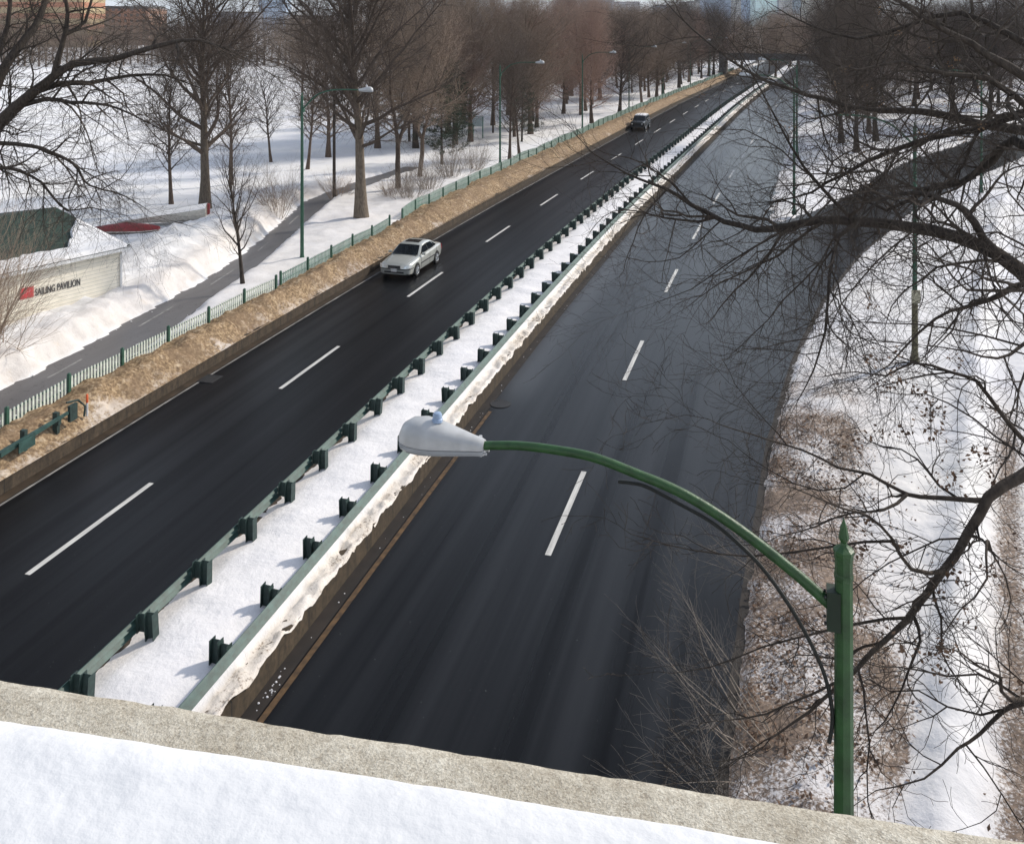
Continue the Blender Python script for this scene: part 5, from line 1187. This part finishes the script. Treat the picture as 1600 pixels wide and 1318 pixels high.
# oak whose long limb crosses the right carriageway
OC = [(2.1, 2.7, 50, .21, .0, .040, .05), (3.3, 1.35, 50, .23, .0, .018, .08), (3.8, .7, 44, .15, .0, .0072, .1), (2.6, .34, 42, .12, .0, .0042, .2)]
t1 = trunk_line([(11.6, 16.2, -.1), (11.5, 16.2, .8), (11.2, 16.25, 3.5), (10.7, 16.35, 6.0), (10.2, 16.5, 7.8), (10.3, 17.2, 9.8), (10.6, 18.2, 12.0), (10.9, 19.0, 14.5)], .46, .14)
oak1 = [
 ([(1710, 560, 16.5), (1650, 480, 16.7), (1600, 428, 17), (1560, 398, 17.4), (1500, 372, 18), (1420, 354, 18.8), (1340, 346, 19.6), (1280, 343, 20), (1230, 352, 20.4), (1180, 357, 20.8), (1130, 345, 21.2), (1080, 318, 21.6), (1040, 294, 22), (1000, 280, 22.3), (960, 262, 22.6), (925, 238, 22.8)], .19, .012, .85),
 ([(1575, 408, 17.3), (1540, 372, 17.1), (1505, 328, 16.8), (1470, 312, 16.6), (1430, 302, 16.4), (1390, 312, 16.2), (1350, 335, 16)], .10, .015, 1.0),
 ([(1345, 348, 19.5), (1312, 372, 19.0), (1298, 430, 18.6), (1292, 490, 18.3), (1278, 545, 18.1), (1258, 600, 18.0), (1243, 640, 17.9)], .055, .006, 1.5),
 ([(1660, 460, 15.8), (1600, 440, 15.7), (1562, 458, 15.8), (1525, 475, 16), (1490, 489, 16.2), (1440, 520, 16.5), (1390, 570, 16.8), (1345, 590, 17)], .07, .006, 1.0),
 ([(1710, 300, 18), (1600, 232, 18.5), (1545, 252, 19), (1500, 284, 19.4), (1450, 296, 19.8), (1390, 330, 20.2), (1330, 300, 20.8), (1270, 290, 21.2)], .12, .012, 1.0),
 ([(1710, 225, 19.5), (1600, 204, 20), (1530, 194, 20.5), (1470, 178, 21.2), (1400, 172, 22), (1340, 170, 22.5), (1290, 155, 23), (1230, 138, 23.6), (1170, 113, 24.2), (1110, 70, 24.8), (1060, 25, 25.2), (1035, -5, 25.5)], .13, .010, .9),
 ([(1700, 190, 18.6), (1600, 198, 19.0), (1535, 202, 19.4), (1450, 217, 20), (1350, 252, 20.6), (1290, 284, 21.2), (1240, 310, 21.6), (1180, 318, 22)], .11, .010, 1.0),
 ([(1700, 150, 18), (1600, 100, 18.2), (1520, 70, 18.6), (1440, 30, 19), (1370, -20, 19.4)], .12, .03, 1.2),
 ([(1700, 120, 20), (1590, 60, 20.4), (1500, 20, 20.8), (1420, 40, 21.4), (1340, 60, 22), (1270, 40, 22.6), (1210, 10, 23)], .10, .010, 1.1),
 ([(1600, 150, 18.8), (1540, 110, 18.6), (1480, 118, 18.4), (1410, 95, 18.3), (1340, 110, 18.2), (1280, 90, 18.2)], .08, .010, 1.2),
 ([(1340, 346, 19.6), (1300, 310, 19.0), (1255, 260, 18.6), (1215, 190, 18.3), (1180, 120, 18), (1140, 60, 17.8)], .05, .006, .9),
 ([(1130, 345, 21.2), (1100, 372, 21.0), (1060, 400, 20.8), (1010, 408, 20.6), (970, 405, 20.4)], .022, .005, .7),
 ([(1230, 352, 20.4), (1180, 385, 20.2), (1130, 420, 20), (1080, 450, 19.8), (1020, 470, 19.6)], .030, .005, .8),
 ([(1690, 560, 15), (1640, 520, 14.8), (1600, 545, 14.6), (1560, 560, 14.5), (1500, 545, 14.4), (1440, 540, 14.3)], .05, .006, .9)]
big_tree('spreading_oak', 'dark bare oak at right whose long limb reaches out over the right carriageway', 'tree', (11.6, 16.2, 0), t1, oak1, OC, 1, 'bark_dark', 'bark_dark', (34, 12, M['leaf2'], lambda p: p.z > 9.8 and p.x > 5))
t2 = trunk_line([(7.4, 9.4, -.1), (7.3, 9.4, 1), (7.0, 9.45, 4), (6.5, 9.5, 7), (6.2, 9.6, 8.8), (6.3, 9.9, 10.5), (6.6, 10.4, 12.5)], .34, .08)
OC2 = [(2.3, 1.45, 50, .24, .0, .016, .06), (4.2, .75, 50, .26, .0, .0082, .08), (5.4, .36, 48, .22, .0, .0048, .1), (4.5, .18, 42, .15, .0, .0035, .2)]
oak2 = [
 ([(1790, 650, 9.5), (1700, 700, 9.4), (1600, 746, 9.2), (1550, 783, 9.1), (1518, 838, 9), (1493, 876, 8.9), (1452, 922, 8.8), (1415, 966, 8.7), (1380, 992, 8.6), (1334, 1036, 8.5), (1285, 1082, 8.4), (1235, 1128, 8.3), (1195, 1158, 8.2)], .074, .006, .8),
 ([(1548, 783, 9.1), (1500, 780, 9.2), (1440, 776, 9.3), (1412, 772, 9.4), (1362, 745, 9.5), (1310, 731, 9.6), (1252, 700, 9.7), (1200, 685, 9.8), (1145, 667, 9.9), (1105, 652, 10)], .030, .004, .8),
 ([(1412, 772, 9.4), (1375, 795, 9.1), (1338, 806, 9.0), (1280, 823, 8.9), (1212, 832, 8.8)], .018, .004, .8),
 ([(1475, 888, 8.9), (1420, 882, 8.7), (1392, 838, 8.5), (1358, 808, 8.4), (1320, 800, 8.3), (1260, 770, 8.2), (1225, 755, 8.1)], .022, .004, .8),
 ([(1425, 958, 8.75), (1440, 1005, 8.6), (1424, 1055, 8.4), (1394, 1100, 8.3), (1366, 1135, 8.2)], .020, .004, .8),
 ([(1760, 740, 11), (1640, 712, 10.9), (1596, 684, 10.8), (1560, 640, 10.8), (1520, 592, 10.8), (1480, 578, 10.9), (1422, 565, 11), (1385, 587, 11.1), (1340, 583, 11.2), (1285, 592, 11.4)], .042, .004, .9),
 ([(1730, 1060, 8.5), (1600, 1090, 8.3), (1568, 1112, 8.2), (1537, 1153, 8.1), (1500, 1175, 8), (1440, 1211, 7.9), (1365, 1226, 7.8)], .030, .004, .8),
 ([(1730, 1045, 8), (1600, 1070, 7.9), (1562, 1058, 7.8), (1538, 1048, 7.7), (1500, 1020, 7.6), (1450, 1000, 7.5)], .024, .003, 1.2),
 ([(1415, 966, 8.7), (1340, 975, 8.6), (1270, 985, 8.5), (1190, 1005, 8.4), (1110, 1045, 8.3), (1052, 1058, 8.2)], .016, .003, .8),
 ([(1334, 1036, 8.5), (1270, 1085, 8.4), (1200, 1120, 8.3), (1130, 1120, 8.2), (1108, 1135, 8.1)], .014, .003, .8),
 ([(1392, 838, 8.5), (1300, 855, 8.5), (1210, 868, 8.5), (1120, 860, 8.5), (1040, 848, 8.4), (985, 838, 8.3)], .014, .003, .9),
 ([(1518, 838, 9), (1545, 850, 8.7), (1562, 880, 8.5), (1575, 930, 8.3), (1560, 985, 8.1)], .016, .003, 1.2),
 ([(1640, 850, 8.6), (1590, 840, 8.4), (1540, 900, 8.2), (1500, 950, 8.0), (1470, 1010, 7.8)], .018, .003, 1.1)]
big_tree('leafy_oak', 'dark oak with clusters of brown dead leaves reaching in at lower right', 'tree', (7.4, 9.4, 0), t2, oak2, OC2, 2, 'bark_dark', 'bark_dark', (46, 24, M['leaf'], lambda p: p.x/p.y > .36 and p.z > 6.5))
# old spreading tree at the left edge
t3 = trunk_line([(-23.6, 36.4, .2), (-23.4, 36.3, 1.5), (-22.6, 36, 4.0), (-21.6, 35.6, 6.4), (-20.9, 35.3, 8.0)], .55, .36)
WC = [(1.8, 2.7, 48, .18, -.01, .048, .08), (2.7, 1.5, 48, .20, -.02, .020, .08), (3.6, .8, 46, .17, -.02, .0105, .1), (2.8, .42, 42, .12, -.02, .0072, .2)]
oak3 = [
 ([(-72, 256, 35.3), (-30, 222, 35), (0, 192, 34.8), (38, 158, 34.5), (75, 128, 34.2), (115, 100, 34), (180, 92, 33.6), (250, 70, 33.2), (310, 62, 33), (370, 85, 32.8)], .34, .03, .9),
 ([(60, 142, 34.4), (95, 130, 34.8), (140, 130, 35.2), (200, 118, 35.6), (260, 118, 36), (310, 135, 36.4)], .15, .02, 1.0),
 ([(-60, 240, 35.2), (-20, 160, 35.4), (5, 112, 35.6), (30, 75, 36), (52, 45, 36.4), (66, 10, 36.8), (72, -30, 37)], .26, .10, 1.0),
 ([(90, 118, 34.2), (100, 70, 34), (104, 20, 33.8), (100, -20, 33.6)], .13, .05, 1.0),
 ([(100, 52, 34), (130, 32, 34.2), (148, -10, 34.4)], .09, .04, 1.0),
 ([(30, 165, 34.6), (72, 154, 34.3), (108, 160, 34), (150, 163, 33.7), (185, 170, 33.4), (230, 190, 33.1), (262, 205, 32.9)], .11, .012, 1.1),
 ([(-72, 256, 35.3), (-40, 228, 34), (0, 224, 33.4), (48, 228, 33), (78, 239, 32.7), (112, 256, 32.4), (125, 275, 32.2), (141, 291, 32), (182, 300, 31.8), (214, 315, 31.6), (236, 330, 31.4)], .11, .010, .9),
 ([(-80, 300, 35.2), (-50, 270, 34.2), (0, 262, 33.6), (36, 267, 33.2), (66, 284, 32.9), (85, 310, 32.6), (105, 330, 32.4), (140, 325, 32.2), (180, 335, 32)], .10, .010, .9),
 ([(-75, 262, 35.3), (-40, 175, 36), (-10, 100, 36.6), (10, 40, 37), (15, -20, 37.4)], .2, .07, 1.0)]
big_tree('spreading_tree', 'old dark tree leaning in from the left edge with drooping limbs above the boathouse', 'tree', (-23.6, 36.4, .2), t3, oak3, WC, 3, 'bark_dark', 'bark_dark')
# leaf litter on the right verge
V = []; F = []; rg = random.Random(12)
for _ in range(5200):
    s = rg.uniform(-9, 14); e = abs(rg.gauss(0, 1.5))+.1; t = float(redge(s))+e
    if abs(t-ridge_t(s)) < .5: continue
    if fnoise(*[float(a)*.45 for a in XY(s, t)], 40) < -.12: continue
    x, y = [float(a) for a in XY(s, t)]; z = right_z(s, t, x, y)+.03; c = Vector((x, y, z)); a = rg.random()*6.28; d = Vector((math.cos(a), math.sin(a), rg.gauss(0, .35))); w_ = Vector((-math.sin(a), math.cos(a), rg.gauss(0, .4))); l = rg.uniform(.05, .11); n = len(V)
    V += [c, c+d*l*.5+w_*l*.32, c+d*l+Vector((0, 0, l*.2)), c+d*l*.5-w_*l*.32]; F.append((n, n+1, n+2, n+3))
o = link('fallen_leaves', mesh_np('fallen_leaves', np.array([tuple(x) for x in V]), np.array(F), M['leaf'])); tag(o, 'brown fallen leaves scattered over the snow beside the right road edge', 'leaves', kind='stuff')
# ------------------------------------------------------------------ winter haze between the eye and the city
hz = MB(); hz.box((0, 1600, 66.5), (6200, 3500, 136)); hm = bpy.data.materials.new('haze_air'); hm.use_nodes = True; hn = hm.node_tree.nodes; hn.clear()
ho = hn.new('ShaderNodeOutputMaterial'); hv = hn.new('ShaderNodeVolumePrincipled'); hv.inputs['Color'].default_value = (.86, .91, 1, 1); hv.inputs['Density'].default_value = .00011; hv.inputs['Anisotropy'].default_value = .2
hm.node_tree.links.new(hv.outputs[0], ho.inputs['Volume']); C.cycles.volume_bounces = 0
tag(hz.build('haze', hm), 'thin pale winter haze', 'haze', kind='stuff')
